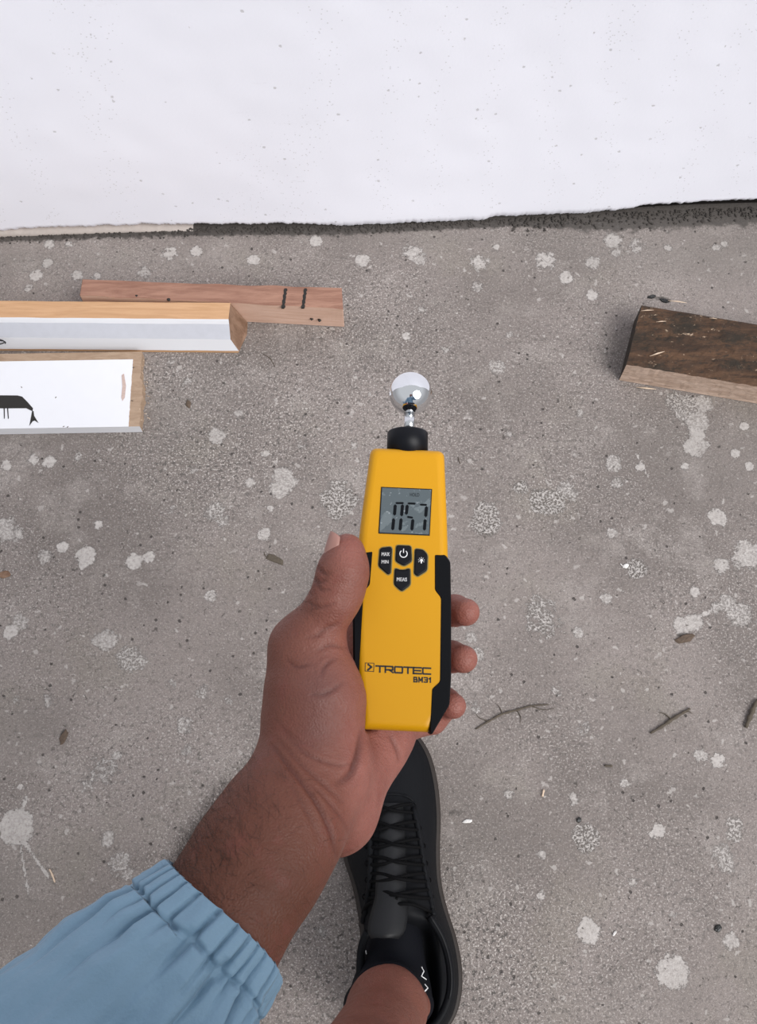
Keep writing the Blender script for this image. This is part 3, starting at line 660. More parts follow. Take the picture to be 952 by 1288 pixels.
# display
scr = dpoly([(480.5, 613.7), (542.2, 616.4), (539.3, 672.7), (477.2, 670)], 0)
fr = dprism('screen_frame', inset(ccw(scr), -.0005), [(-.0004, .0), (.0003, .0), (.0004, .0003)], M['blackplastic'], mt)
lcd = dprism('screen', scr, [(-.0002, 0), (.0005, 0), (.0006, .0002)], M['lcd'], mt)
def zp1(x, y): return (430+x/5.15, 450+y/5.15)       # first crop
def zp2(x, y): return (420+x/4.76, 680+y/4.76)
def seg(x0, y0, x1, y1, w, name='segment'):
    a = DV(*zp1(x0, y0)); b = DV(*zp1(x1, y1)); d = b-a; L_ = np.linalg.norm(d); d /= L_; p = np.array([-d[1], d[0]])*w/2
    q = [a, a+d*w*.5+p, b-d*w*.5+p, b, b-d*w*.5-p, a+d*w*.5-p]
    dprism(name, np.array(q), [(.0006, 0), (.0007, 0)], M['segment'], lcd)
sw = .00145
for s_ in [(346, 943, 402, 943), (346, 950, 340, 1025), (336, 1040, 328, 1120), (393, 950, 386, 1030), (384, 1040, 376, 1122),
           (424, 945, 478, 947), (424, 952, 416, 1020), (420, 1032, 462, 1038), (460, 1045, 452, 1122),
           (503, 953, 552, 955), (548, 962, 542, 1035), (540, 1045, 533, 1122)]: seg(*s_, sw*(1.15 if abs(s_[0]-s_[2]) < 20 else .75), 'digit_segment')
# lettering with the built-in font
def text_mesh(txt, size, bold=0.0, sx=1.0):
    cu = bpy.data.curves.new('t', 'FONT'); cu.body = txt; cu.size = size; cu.align_x = 'CENTER'; cu.align_y = 'CENTER'; cu.offset = bold; cu.resolution_u = 3
    ob = bpy.data.objects.new('t', cu); C.objects.link(ob); dg = bpy.context.evaluated_depsgraph_get(); dg.update()
    me = bpy.data.meshes.new_from_object(ob.evaluated_get(dg)); v = np.array([x.co[:] for x in me.vertices]); f = [list(p.vertices) for p in me.polygons]
    C.objects.unlink(ob); bpy.data.objects.remove(ob); bpy.data.curves.remove(cu); bpy.data.meshes.remove(me)
    v[:, 0] *= sx; return v, f
def dtext(name, txt, px, py, hpx, m, parent, h, bold=0, sx=1.0, wpx=None, rot=0):
    v, f = text_mesh(txt, 1.0, 0)
    if bold: sh = .035*bold/.00002; v, f = join([(v+np.array([dx_, dy_, 0]), f) for dx_ in (-sh, 0, sh) for dy_ in (-sh*.5, sh*.5)]); v = v+np.c_[np.zeros(len(v)), np.zeros(len(v)), np.zeros(len(v))]
    hh = v[:, 1].max()-v[:, 1].min(); ww = v[:, 0].max()-v[:, 0].min(); k = .542/F_*hpx/hh; kx = k*sx if wpx is None else .542/F_*wpx/ww
    cx = (v[:, 0].max()+v[:, 0].min())/2; cy = (v[:, 1].max()+v[:, 1].min())/2; c = DV(px, py, h)
    X_ = (v[:, 0]-cx)*kx; Y_ = (v[:, 1]-cy)*k; a = rot; V = [D3(c[0]+x*math.cos(a)-y*math.sin(a), c[1]+x*math.sin(a)+y*math.cos(a), h) for x, y in zip(X_, Y_)]
    return mesh(name, V, f, m, parent, smooth=False)
dtext('hold_text', 'HOLD', 521.5, 622.3, 4.6, M['segment'], lcd, .00068, wpx=12)
# buttons
def button(pts, label):
    rim = dpoly(pts); dprism('button_recess', inset(ccw(round_poly(rim, .0014, 4)), -.00055), [(-.0006, 0), (.00012, 0)], m_rim, mt)
    b = dprism('button', round_poly(rim, .0013, 4), [(-.0004, 0), (.0006, 0), (.0009, .0003), (.0010, .0007)], M['blackplastic'], mt, smooth=False); b['label'] = label; return b
m_rim = m_plain('button_gap', (.22, .17, .05), .6)
b1 = button([(477.8, 691), (481, 689), (491.4, 688), (493, 690.5), (491.4, 721), (488, 723), (476, 712.5)], 'black MAX MIN button')
b2 = button([(498.5, 686), (517, 686.8), (517.9, 706.3), (508.2, 712.4), (497.3, 706.3)], 'black power button')
b3 = button([(522, 690.3), (532.4, 691.6), (537.8, 698), (537, 717.8), (525, 725.3), (520.8, 722)], 'black lamp button')
b4 = button([(496.7, 714.6), (506, 718.2), (515.8, 714.7), (516, 736), (505.2, 744.3), (495.6, 735.7)], 'black MEAS button')
HB = .00108
dtext('button_text', 'MAX', 485, 697, 4.6, M['white'], b1, HB, wpx=10.2, bold=.00002)
dtext('button_text', 'MIN', 484.2, 706.6, 4.4, M['white'], b1, HB, wpx=9, bold=.00002)
dtext('button_text', 'MEAS', 505.4, 728.8, 4.8, M['white'], b4, HB, wpx=13, bold=.00002)
k = .542/F_
c = DV(507.4, 696.5, HB); pts = [D3(c[0]+4.6*k*math.sin(t), c[1]+4.6*k*math.cos(t), HB) for t in np.linspace(.65, 2*math.pi-.65, 24)]
V, fs = join([tube(pts, .65*k, 6), tube([D3(c[0], c[1]+1.0*k, HB), D3(c[0], c[1]+6.6*k, HB)], .65*k, 6)]); mesh('power_symbol', V, fs, M['white'], b2)
c = DV(529.8, 704.8, HB); parts = [loft([[D3(c[0]+2.0*k*math.cos(t), c[1]+2.0*k*math.sin(t), HB+dz) for t in np.linspace(0, 6.283, 14, endpoint=False)] for dz in (-.0002, .0001)])]
for i in range(7):
    a = math.radians(-30+40*i); parts.append(tube([D3(c[0]+2.7*k*math.cos(a), c[1]+2.7*k*math.sin(a), HB), D3(c[0]+4.2*k*math.cos(a), c[1]+4.2*k*math.sin(a), HB)], .35*k, 5))
parts.append(tube([D3(c[0], c[1]-1.5*k, HB), D3(c[0], c[1]-4.0*k, HB)], .9*k, 6)); V, fs = join(parts); mesh('lamp_symbol', V, fs, M['white'], b3)
# brand line: squared letters built from strokes
def stroke_set(strokes, x0, y0, sx, sy, w, name, label=None, rot=0.0, skw=0):
    parts = []
    for (a, b) in strokes:
        a = np.array([x0+a[0]*sx, y0+a[1]*sy]); b = np.array([x0+b[0]*sx, y0+b[1]*sy])
        d = b-a; L_ = np.linalg.norm(d)+1e-12; d /= L_; p = np.array([-d[1], d[0]])*w/2
        q = ccw(np.array([a-d*w*.45+p, b+d*w*.45+p, b+d*w*.45-p, a-d*w*.45-p])); parts.append(loft([[D3(*u, h) for u in q] for h in (.0000, .00016)]))
    V, fs = join(parts); o = mesh(name, V, fs, M['print'], mt, smooth=False); 
    return o
G = {'T': [((0, 1), (1, 1)), ((.5, 1), (.5, 0))], 'R': [((0, 0), (0, 1)), ((0, 1), (.9, 1)), ((.95, .92), (.95, .5)), ((.9, .42), (0, .42)), ((.5, .42), (1, 0))],
     'O': [((.06, 0), (.94, 0)), ((1, .1), (1, .9)), ((.94, 1), (.06, 1)), ((0, .9), (0, .1))], 'E': [((0, 0), (0, 1)), ((0, 1), (1, 1)), ((0, .5), (.9, .5)), ((0, 0), (1, 0))],
     'C': [((1, 1), (.06, 1)), ((0, .9), (0, .1)), ((.06, 0), (1, 0))]}
st = []; LW = 9.6
A_ = DV(*zp2(252, 768)); B_ = DV(*zp2(578, 782))
for i, ch in enumerate('TROTEC'):
    for (a, b) in G[ch]: st.append(((i*1.22+a[0], a[1]-.5), (i*1.22+b[0], b[1]-.5)))
tot = 5*1.22+1; base = (A_+B_)/2; dv = (B_-A_)/tot
st = [((a[0]*dv[0], a[1]*7.2*k + a[0]*dv[1]), (b[0]*dv[0], b[1]*7.2*k + b[0]*dv[1])) for a, b in st]
stroke_set(st, A_[0], A_[1], 1, 1, 2.0*k, 'brand_lettering')
c = [DV(*zp2(*q)) for q in ((188, 733), (240, 734), (238, 784), (187, 781))]
st = [(c[i], c[(i+1) % 4]) for i in range(4)]; stroke_set(st, 0, 0, 1, 1, .75*k, 'logo_frame')
c = [DV(*zp2(*q)) for q in ((206, 742), (224, 757), (204, 774))]
stroke_set([(c[0], c[1]), (c[1], c[2])], 0, 0, 1, 1, 2.2*k, 'logo_arrow')
G.update({'B': [((0, 0), (0, 1)), ((0, 1), (.8, 1)), ((.85, .95), (.85, .58)), ((0, .5), (.9, .5)), ((1, .45), (1, .05)), ((0, 0), (.95, 0))], 'M': [((0, 0), (0, 1)), ((0, 1), (.55, .3)), ((.55, .3), (1.1, 1)), ((1.1, 1), (1.1, 0))],
          '3': [((0, 1), (.9, 1)), ((1, .92), (1, .08)), ((.3, .5), (.9, .5)), ((0, 0), (.9, 0))], '1': [((.6, 0), (.6, 1)), ((.6, 1), (.2, .75))]})
A_ = DV(*zp2(479, 832)); B_ = DV(*zp2(582, 835)); st = []
for ch, x_ in zip('BM31', (0, 1.62, 3.35, 4.75)):
    for (a, b) in G[ch]: st.append(((x_+a[0], a[1]-.5), (x_+b[0], b[1]-.5)))
dv = (B_-A_)/5.6; st = [((a[0]*dv[0], a[1]*5.4*k+a[0]*dv[1]), (b[0]*dv[0], b[1]*5.4*k+b[0]*dv[1])) for a, b in st]
stroke_set(st, A_[0], A_[1], 1, 1, 1.55*k, 'model_lettering')
# neck, rod and ball on the meter's axis
HX = -.0125
def rev(name, prof, cxy, m, n=40):
    rings = []
    for y, r in prof: rings.append([D3(cxy[0]+r*math.cos(t), y, HX+r*math.sin(t)) for t in np.linspace(0, 2*math.pi, n, endpoint=False)])
    V, F = loft(rings); return mesh(name, V, F, m, mt)
kk = .572/F_
cb = DV(516.3, 495, HX); cn = DV(512.5, 552, HX); r_ = 25.7*kk
yt = DV(512.5, 543, HX)[1]; yb_ = DV(512, 566, HX)[1]
rev('neck_collar', [(yb_-.004, r_), (yt-.0012, r_), (yt-.0003, r_-.0006), (yt, r_-.0015), (yt, .003)], cn, M['blackplastic'], 56)
rr = 6.8*kk; rev('probe_rod', [(yt-.001, rr), (cb[1]-24*kk, rr)], DV(514.8, 530, HX), M['steel'], 24)
R_ = 27.3*kk*1.0; rings = []
prof = [(cb[1]-R_*math.cos(t), max(1e-5, R_*math.sin(t))) for t in np.linspace(.03, math.pi-.001, 40)]
rev('probe_ball', prof, cb, M['chrome'], 64)

# ------------------------------------------------------------------ person: arm + hand (implicit surface), sleeve, leg, sock, shoe
per = empty('person', (.02, -.05, 0)); tag(per, "person in a light blue elastic-cuffed jacket and black shoe, holding the yellow meter", 'person')

class Field:
    def __init__(s, lo, hi, h):
        s.lo = np.array(lo); s.h = h; s.n = np.ceil((np.array(hi)-s.lo)/h).astype(int)+1
        s.f = np.full(s.n, .05, np.float32)
        s.ax = [s.lo[i]+h*np.arange(s.n[i]) for i in range(3)]
    def cone(s, a, b, ra, rb, k=.006, flat=None, fk=1.0, sub=False):
        a = np.asarray(a, float); b = np.asarray(b, float); pad = max(ra, rb)*max(1, fk)+k+.004
        lo = np.minimum(a, b)-pad; hi = np.maximum(a, b)+pad
        i0 = np.clip(((lo-s.lo)/s.h).astype(int), 0, s.n); i1 = np.clip(((hi-s.lo)/s.h).astype(int)+2, 0, s.n)
        if (i1 <= i0).any(): return
        sl = tuple(slice(u, v) for u, v in zip(i0, i1))
        X_ = s.ax[0][sl[0]][:, None, None]-a[0]; Y_ = s.ax[1][sl[1]][None, :, None]-a[1]; Z_ = s.ax[2][sl[2]][None, None, :]-a[2]
        ab = b-a; L2 = ab@ab+1e-12
        t = np.clip((X_*ab[0]+Y_*ab[1]+Z_*ab[2])/L2, 0, 1)
        dx = X_-t*ab[0]; dy = Y_-t*ab[1]; dz = Z_-t*ab[2]
        d2 = dx*dx+dy*dy+dz*dz
        if flat is not None:
            fl_ = np.asarray(flat, float); fl_ = fl_/np.linalg.norm(fl_); q = dx*fl_[0]+dy*fl_[1]+dz*fl_[2]; d2 = d2+q*q*(1/fk**2-1)
        d = (np.sqrt(np.maximum(d2, 0))-(ra+(rb-ra)*t)).astype(np.float32)
        g = s.f[sl]
        if sub: hh = np.clip(.5-.5*(d+g)/k, 0, 1); s.f[sl] = g*(1-hh)+(-d)*hh + k*hh*(1-hh)
        else: hh = np.clip(.5+.5*(g-d)/k, 0, 1); s.f[sl] = g*(1-hh)+d*hh - k*hh*(1-hh)
    def mesh(s):
        f = s.f; nx, ny, nz = f.shape; ins = f < 0
        cm = np.zeros((nx-1, ny-1, nz-1), np.int8)
        for dx in (0, 1):
            for dy in (0, 1):
                for dz in (0, 1): cm += ins[dx:nx-1+dx, dy:ny-1+dy, dz:nz-1+dz]
        act = (cm > 0) & (cm < 8); I = np.argwhere(act); idm = np.full(act.shape, -1, np.int64); idm[act] = np.arange(len(I))
        acc = np.zeros((len(I), 3)); cnt = np.zeros(len(I))
        cor = [(a, b, c) for a in (0, 1) for b in (0, 1) for c in (0, 1)]
        for u in cor:
            for w in range(3):
                if u[w] == 0:
                    v = list(u); v[w] = 1
                    fa = f[I[:, 0]+u[0], I[:, 1]+u[1], I[:, 2]+u[2]]; fb = f[I[:, 0]+v[0], I[:, 1]+v[1], I[:, 2]+v[2]]
                    m = (fa < 0) != (fb < 0); t = np.where(m, fa/(np.where(m, fa-fb, 1)), 0)
                    p = np.array(u, float)[None]+np.zeros((len(I), 3)); p[:, w] += t
                    acc += p*m[:, None]; cnt += m
        V = s.lo+(I+acc/cnt[:, None])*s.h
        Q = []
        for w in range(3):
            a = [slice(None)]*3; b = [slice(None)]*3; a[w] = slice(0, -1); b[w] = slice(1, None)
            ia = ins[tuple(a)]; ib = ins[tuple(b)]; E = np.argwhere(ia != ib); sg = ia[tuple(E.T)]
            u, v = [(1, 2), (2, 0), (0, 1)][w]
            ok = (E[:, u] > 0) & (E[:, v] > 0) & (E[:, u] < f.shape[u]-1) & (E[:, v] < f.shape[v]-1); E = E[ok]; sg = sg[ok]
            def cid(du, dv):
                c = E.copy(); c[:, u] -= du; c[:, v] -= dv; return idm[tuple(c.T)]
            q = np.stack([cid(1, 1), cid(0, 1), cid(0, 0), cid(1, 0)], 1); q[~sg] = q[~sg][:, ::-1]; Q.append(q)
        Q = np.concatenate(Q); Q = Q[(Q >= 0).all(1)]
        return V, Q

c_ = camp
def biggest(V, Q):
    lab = np.arange(len(V))
    while True:
        m = lab[Q].min(1); new = lab.copy()
        for j in range(4): np.minimum.at(new, Q[:, j], m)
        new = new[new]
        if (new == lab).all(): break
        lab = new
    u, c = np.unique(lab, return_counts=True); keep = lab == u[c.argmax()]; remap = np.cumsum(keep)-1
    return V[keep], remap[Q[keep[Q[:, 0]]]]
from mathutils.bvhtree import BVHTree
def caster(V, Q):
    t = BVHTree.FromPolygons([tuple(v) for v in V], [tuple(int(i) for i in q) for q in Q])
    def hit(px, py, off=.0005):
        d = Vector(FL(px, py)-T3).normalized(); h = t.ray_cast(Vector(T3), d)
        return None if h[0] is None else np.array(h[0]-d*off)
    return hit
hf = Field((-.125, -.235, -.655), (.070, .005, -.415), .00115)
dn = c2w([0, 0, 0])
# axis helpers (camera axes: x right, y up, z towards the lens)
ARM0 = c_(232, 1232, .462); WR = c_(372, 1008, .507)
adir = WR-ARM0; adir /= np.linalg.norm(adir); side = np.cross(adir, [0, 0, 1]); side /= np.linalg.norm(side); anrm = np.cross(side, adir)
CC = c_(283, 1157, .479); ed = np.array([-.67, -.60, .40]); ed /= np.linalg.norm(ed)
hf.cone(CC+ed*.008, WR-adir*.015, .0338, .0298, .004, anrm, .80)
hf.cone(WR-adir*.03, c_(398, 968, .522), .0300, .0285, .012, anrm, .74)
# heel of the hand / hypothenar
hf.cone(c_(392, 1010, .533), c_(418, 1020, .540), .0240, .0200, .016, anrm, .85)
hf.cone(c_(420, 1018, .542), c_(474, 925, .578), .0212, .0185, .014)
hf.cone(c_(474, 925, .578), c_(512, 892, .600), .0175, .0120, .012)
# palm plate behind the meter
hf.cone(c_(415, 955, .550), c_(445, 850, .592), .0235, .0170, .014)
hf.cone(c_(450, 945, .572), c_(500, 860, .603), .0185, .0130, .012)
hf.cone(c_(420, 880, .575), c_(452, 770, .603), .0190, .0125, .012)
# thenar mound and thumb
hf.cone(c_(383, 955, .527), c_(398, 880, .532), .0220, .0245, .014)
hf.cone(c_(397, 885, .533), c_(388, 822, .537), .0230, .0192, .012)
hf.cone(c_(378, 900, .540), c_(378, 815, .545), .0172, .0128, .010)
hf.cone(c_(383, 812, .539), c_(420, 756, .530), .0152, .0118, .010)
hf.cone(c_(419, 758, .530), c_(431, 718, .530), .0117, .0119, .006)
hf.cone(c_(431, 720, .530), c_(436, 693, .532), .0118, .0090, .007)
hf.cone(c_(436, 745, .530), c_(438, 712, .531), .0078, .0078, .006)
# fingers: behind the meter, tips curling round its right edge
fing = [([(452, 772, .607), (520, 716, .609), (540, 706, .606), ], (.0105, .0092, .0078)),
        ([(470, 800, .608), (535, 768, .612), (572, 768, .604), (586, 770, .588)], (.0105, .0092, .0088, .0079)),
        ([(485, 838, .606), (535, 822, .611), (568, 826, .604), (583, 829, .588)], (.0102, .0092, .0088, .0080)),
        ([(505, 880, .602), (535, 876, .608), (560, 884, .602), (570, 888, .588)], (.0098, .0088, .0084, .0074))]
for pts, rr_ in fing:
    for i in range(len(pts)-1): hf.cone(c_(*pts[i]), c_(*pts[i+1]), rr_[i], rr_[i+1], .0035 if i else .008)
hf.cone(c_(505, 905, .600), c_(545, 908, .602), .0125, .0075, .008)
# keep the hand out of the meter's body
V, Q = biggest(*hf.mesh())
# push vertices out of the housing
rel = V-O; lx = rel@xd; ly = rel@ax; lz = rel@nn_
ymin, ymax = DV(500, 919)[1], DV(500, 560)[1]; xl, xr = DV(447, 800)[0], DV(566.5, 800)[0]
inside = (lx > xl) & (lx < xr) & (ly > ymin) & (ly < ymax) & (lz < .0008) & (lz > -TH-.0003)
dl = lx-xl; dr = xr-lx; db = lz+TH+.0003
for i in np.where(inside)[0]:
    c3 = (dl[i], dr[i], db[i]); j = int(np.argmin(c3))
    V[i] += (-dl[i]*xd if j == 0 else dr[i]*xd if j == 1 else -db[i]*nn_)
# normals & creases
def vnormals(V, Q):
    a = V[Q[:, 2]]-V[Q[:, 0]]; b = V[Q[:, 3]]-V[Q[:, 1]]; n = np.cross(a, b); N = np.zeros_like(V)
    for j in range(4): np.add.at(N, Q[:, j], n)
    return N/(np.linalg.norm(N, axis=1, keepdims=True)+1e-12)
N = vnormals(V, Q)
pxv = V[:, 0]/-V[:, 2]*F_+W/2; pyv = -V[:, 1]/-V[:, 2]*F_+H_/2
facing = np.clip((N*(-V/np.linalg.norm(V, axis=1, keepdims=True))).sum(1)*3, 0, 1)
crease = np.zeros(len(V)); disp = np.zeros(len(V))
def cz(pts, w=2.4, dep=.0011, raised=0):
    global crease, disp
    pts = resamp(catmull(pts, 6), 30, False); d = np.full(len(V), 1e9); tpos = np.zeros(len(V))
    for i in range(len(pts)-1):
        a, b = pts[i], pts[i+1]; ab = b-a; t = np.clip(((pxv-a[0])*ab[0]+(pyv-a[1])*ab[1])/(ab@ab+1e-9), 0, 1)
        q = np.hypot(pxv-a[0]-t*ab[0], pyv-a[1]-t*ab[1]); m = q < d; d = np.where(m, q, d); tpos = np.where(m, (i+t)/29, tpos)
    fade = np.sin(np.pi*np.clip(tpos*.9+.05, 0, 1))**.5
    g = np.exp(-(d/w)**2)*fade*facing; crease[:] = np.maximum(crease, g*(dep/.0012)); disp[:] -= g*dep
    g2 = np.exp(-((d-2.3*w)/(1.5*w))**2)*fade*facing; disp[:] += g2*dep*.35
cz([(341, 938), (372, 975), (398, 1010), (415, 1045), (424, 1078)], 2.6, .0015)
cz([(348, 930), (375, 958), (405, 985), (432, 1010)], 2.2, .0009)
cz([(352, 918), (385, 948), (420, 962), (446, 962)], 2.2, .0009)
cz([(345, 905), (372, 930), (400, 942)], 2, .0006)
cz([(386, 985), (408, 1003), (430, 1030), (440, 1050)], 2, .0008)
cz([(362, 985), (385, 1020), (402, 1058)], 2.4, .0006)
cz([(455, 922), (450, 950), (440, 975), (425, 985)], 4.5, .0018)
cz([(490, 924), (500, 945), (502, 958)], 2.4, .0011)
cz([(390, 722), (402, 733), (410, 728)], 1.8, .0011)
cz([(398, 712), (408, 722), (415, 722)], 1.8, .0011)
cz([(395, 730), (404, 742), (414, 742)], 1.8, .0011)
cz([(388, 758), (402, 764), (420, 760)], 2.0, .0011)
cz([(424, 785), (408, 792), (398, 800), (385, 802)], 2.6, .0010)
cz([(436, 815), (415, 812), (400, 818)], 2.0, .0011)
cz([(420, 828), (408, 838), (404, 850)], 2.2, .0011)
cz([(432, 858), (410, 872), (390, 874)], 2.4, .0011)
cz([(360, 830), (372, 838), (388, 836)], 2.2, .0011)
lowfreq = np.array([noise.noise(Vector(p*55)) for p in V.tolist()]) if False else 0
V = V + N*disp[:, None]
# colour regions (tan back/forearm, pale palm), with hand shading painted in
tt = (V-WR)@adir/.03
pale = np.clip(.55+tt*.40, 0, 1)
palmside = np.clip((pxv-365)/70, 0, 1)
heel = np.clip((pxv-425)/30, 0, 1)*np.clip((pyv-900)/30, 0, 1)
pale = np.clip(pale*(.30+.36*palmside)+.42*heel, 0, 1)
thumb = np.clip((800-pyv)/60, 0, 1)*np.clip((470-pxv)/10, 0, 1); pale = np.maximum(pale*(1-thumb*.2), 0)
tip = np.exp(-((pxv-440)/20)**2-((pyv-690)/25)**2); pale = np.clip(pale+.35*tip, 0, 1)
rightf = (pxv > 520)&(pyv < 930); pale = np.where(rightf, .85, pale)
skin_shade = np.exp(-((pxv-402)/30)**2-((pyv-868)/42)**2)+.6*np.exp(-((pxv-395)/25)**2-((pyv-925)/25)**2)  # shading over the thenar mound, painted into the skin colour
Vw = c2w(V)
arm = mesh('arm', Vw, Q, M['skin'], per)
arm['label'] = 'bare forearm and hand gripping the meter'
attr(arm, 'pale', pale); attr(arm, 'crease', crease); attr(arm, 'skin_shade', skin_shade)
sm = arm.modifiers.new('smooth', 'SMOOTH'); sm.factor = .5; sm.iterations = 3

# thumb nail and fingertip nails
def nail(c, u, v, n, lu, lv, name='fingernail'):
    c, u, v, n = [np.asarray(q, float) for q in (c, u, v, n)]; V = []; F = []; K = 10
    for i in range(K):
        for j in range(K):
            a = -1+2*i/(K-1); b = -1+2*j/(K-1); s_ = math.sqrt(max(0, 1-.5*b*b)); s2 = math.sqrt(max(0, 1-.5*a*a)); 
            V.append(c+u*lu*a*s_+v*lv*b*s2-n*(.55*lv*b*b)+n*.0002)
    F = [[i*K+j, (i+1)*K+j, (i+1)*K+j+1, i*K+j+1] for i in range(K-1) for j in range(K-1)]
    o = mesh(name, c2w(np.array(V)), F, M['nail'], arm); so = o.modifiers.new('t', 'SOLIDIFY'); so.thickness = .0006; return o
tn = c_(422.5, 694, .5285); tu = c_(434, 690, .532)-c_(425, 722, .530); tu /= np.linalg.norm(tu)
nrm = np.array([-.84, .15, .50]); nrm -= tu*(nrm@tu); nrm /= np.linalg.norm(nrm); tv = np.cross(tu, nrm)
nail(c_(432, 692, .532)+nrm*.0092, tu, tv, nrm, .0072, .0058)
# hair on the forearm
Nw = vnormals(Vw, Q); ad_w = R3@adir; sd_w = R3@side
s_al = (V-WR)@adir; left = (V-WR)@side
cand = np.where((s_al < .012) & (s_al > -.10))[0]
wgt = np.clip(.25 - (left[cand])/.030, .04, 1.2)*np.clip(.25+(-s_al[cand])/.05, .1, 1)
th_c = np.where((pxv < 400) & (pyv > 700) & (pyv < 770) & (V[:, 2] > -.535))[0]
sel = rng.choice(cand, 2600, p=wgt/wgt.sum()); sel2 = rng.choice(th_c, 60)
HV = []; HF = []
for i in np.r_[sel, sel2]:
    p = Vw[i]; n_ = Nw[i]; L_ = rng.uniform(.006, .014) if i not in sel2 else .004
    dr_ = ad_w*rng.uniform(-.2, 1.0) - sd_w*rng.uniform(.2, 1.0)*np.sign(left[i]+.004)*-1 + n_*.38 + rng.normal(0, .30, 3); dr_ -= n_*min(0, dr_@n_); dr_ /= np.linalg.norm(dr_)
    w = np.cross(dr_, n_); w /= np.linalg.norm(w)+1e-9; r = .000055; b0 = len(HV)
    for q in range(4):
        t = q/3; c0 = p+dr_*L_*t - n_*(L_*.30*t*t)+n_*.0001; rr = r*(1-t*.75)
        HV += [c0+w*rr, c0-w*rr*.5+n_*rr, c0-w*rr*.5-n_*rr]
    for q in range(3):
        for j in range(3): HF.append([b0+q*3+j, b0+q*3+(j+1) % 3, b0+q*3+3+(j+1) % 3, b0+q*3+3+j])
o = mesh('arm_hair', HV, HF, M['hair'], arm); o['kind'] = 'stuff'; o['label'] = 'fine dark arm hair'

# sleeve: elastic cuff and gathered cloth
CC = c_(283, 1157, .479); ed = ARM0-CC; ed = np.array([-.67, -.60, .40]); ed /= np.linalg.norm(ed)
NA, NTt = 360, 170
ts = np.r_[np.linspace(-.004, .06, 110), np.linspace(.0615, .27, NTt-110)]
sl_s = np.cross(ed, [0, 0, 1]); sl_s /= np.linalg.norm(sl_s); sl_n = np.cross(sl_s, ed)
V = []
ph = rng.uniform(0, 6.28, 8)
pl_amp = [noise.noise(Vector((math.cos(a)*2.2, math.sin(a)*2.2, 9))) for a in np.linspace(0, 2*math.pi, NA, endpoint=False)]
Ncf = 30
for t in ts:
    cen = CC + ed*max(t, 0) + np.array([-.10, .02, 0])*max(0, t-.03)**1.2
    base = np.interp(t, [-.004, -.001, .002, .012, .0175, .020, .030, .05, .10, .2, .42], [.0355, .0365, .0376, .0394, .0392, .0396, .0440, .0480, .0520, .062, .075])
    acf = np.interp(t, [-.004, .0, .012, .0175, .023, .04], [.0010, .0021, .0027, .0030, .0016, 0])
    abig = np.interp(t, [.012, .019, .03, .06, .12, .42], [0, .0034, .0062, .0085, .0075, .006])
    for i in range(NA):
        a = 2*math.pi*i/NA
        wv = Ncf*a + 1.9*math.sin(a*3+ph[0]) + 1.3*math.sin(a*5+ph[1]) + t*22*math.sin(a*2+1)
        ca, sa = math.cos(a), math.sin(a)
        rd = noise.noise(Vector((ca*4.5, sa*4.5, t*14+ph[0]))); sn = abs(math.sin(wv*.5)); pleat = (1.0-2.1*math.exp(-(sn/.30)**2))*(1+.5*pl_amp[i]) + 1.1*rd
        gat = abs(math.sin(wv*.25+.8*rd)); fold = (.55-1.5*math.exp(-(gat/.35)**2))*math.exp(-max(0, t-.018)/.022)*(1+1.2*pl_amp[i]) + 1.7*noise.noise(Vector((ca*2.2+t*2, sa*2.2, t*12+7))) + .55*noise.noise(Vector((ca*5, sa*5+t*8, t*22)))
        small = .0011*noise.noise(Vector((math.cos(a)*6, math.sin(a)*6, t*90)))
        pinch = -.0036*math.exp(-((t-.0178-.0012*math.sin(a*7+ph[4]))/.0014)**2)*(1+.5*math.sin(wv))
        r = base+acf*pleat*(1+.5*pl_amp[i]) + abig*fold + small*(1 if t > 0 else .3) + pinch
        if t > .004: r = max(r, .0372)
        edge = .0022*math.sin(a*2+.5)*(1 if t < .02 else 0) + .0004*pleat
        V.append(cen + ed*edge + (sl_s*math.cos(a)*1.0 + sl_n*math.sin(a)*.84)*r)
inner = []
V = np.array(V); n = NA; k_ = len(ts)
# inner turned edge
ring0 = V[:n]; c0 = ring0.mean(0); inn = c0+(ring0-c0)*.93+ed*.012; V = np.vstack([V, inn])
F = [[i*n+j, (i+1)*n+j, (i+1)*n+(j+1) % n, i*n+(j+1) % n] for i in range(k_-1) for j in range(n)]
F += [[k_*n+j, j, (j+1) % n, k_*n+(j+1) % n] for j in range(n)]
o = mesh('jacket_sleeve', c2w(V), F, M['cloth'], per); o['label'] = 'light blue jacket sleeve with a gathered elastic cuff'
so = o.modifiers.new('cloth_thickness', 'SOLIDIFY'); so.thickness = .0006; so.offset = -1

# ---- shoe
RO = [(497, 914), (515, 917), (530, 931), (543, 955), (551, 990), (554, 1030), (553, 1070), (555, 1110), (563, 1145), (574, 1180), (580.5, 1215), (580, 1250), (570, 1282), (548, 1304), (516, 1312)]
LO = [(497, 914), (474, 917), (455, 929), (440, 950), (431, 985), (428, 1025), (431, 1075), (443, 1115), (450, 1150), (453, 1180), (453, 1215), (455, 1250), (464, 1280), (485, 1302), (516, 1312)]
Rw = np.array([FL(x, y, .012)[:2] for x, y in catmull(RO, 6)]); Lw = np.array([FL(x, y, .012)[:2] for x, y in catmull(LO, 6)])
yt_, yh_ = Rw[0, 1], Rw[-1, 1]; NS = 70
ss = (1-np.cos(np.linspace(0.04, math.pi-.04, NS)))/2; ys = yh_+(yt_-yh_)*ss
def ip(a, y): o_ = np.argsort(a[:, 1]); return np.interp(y, a[o_, 1], a[o_, 0])
rx = ip(Rw, ys); lx_ = ip(Lw, ys)
shoe = None
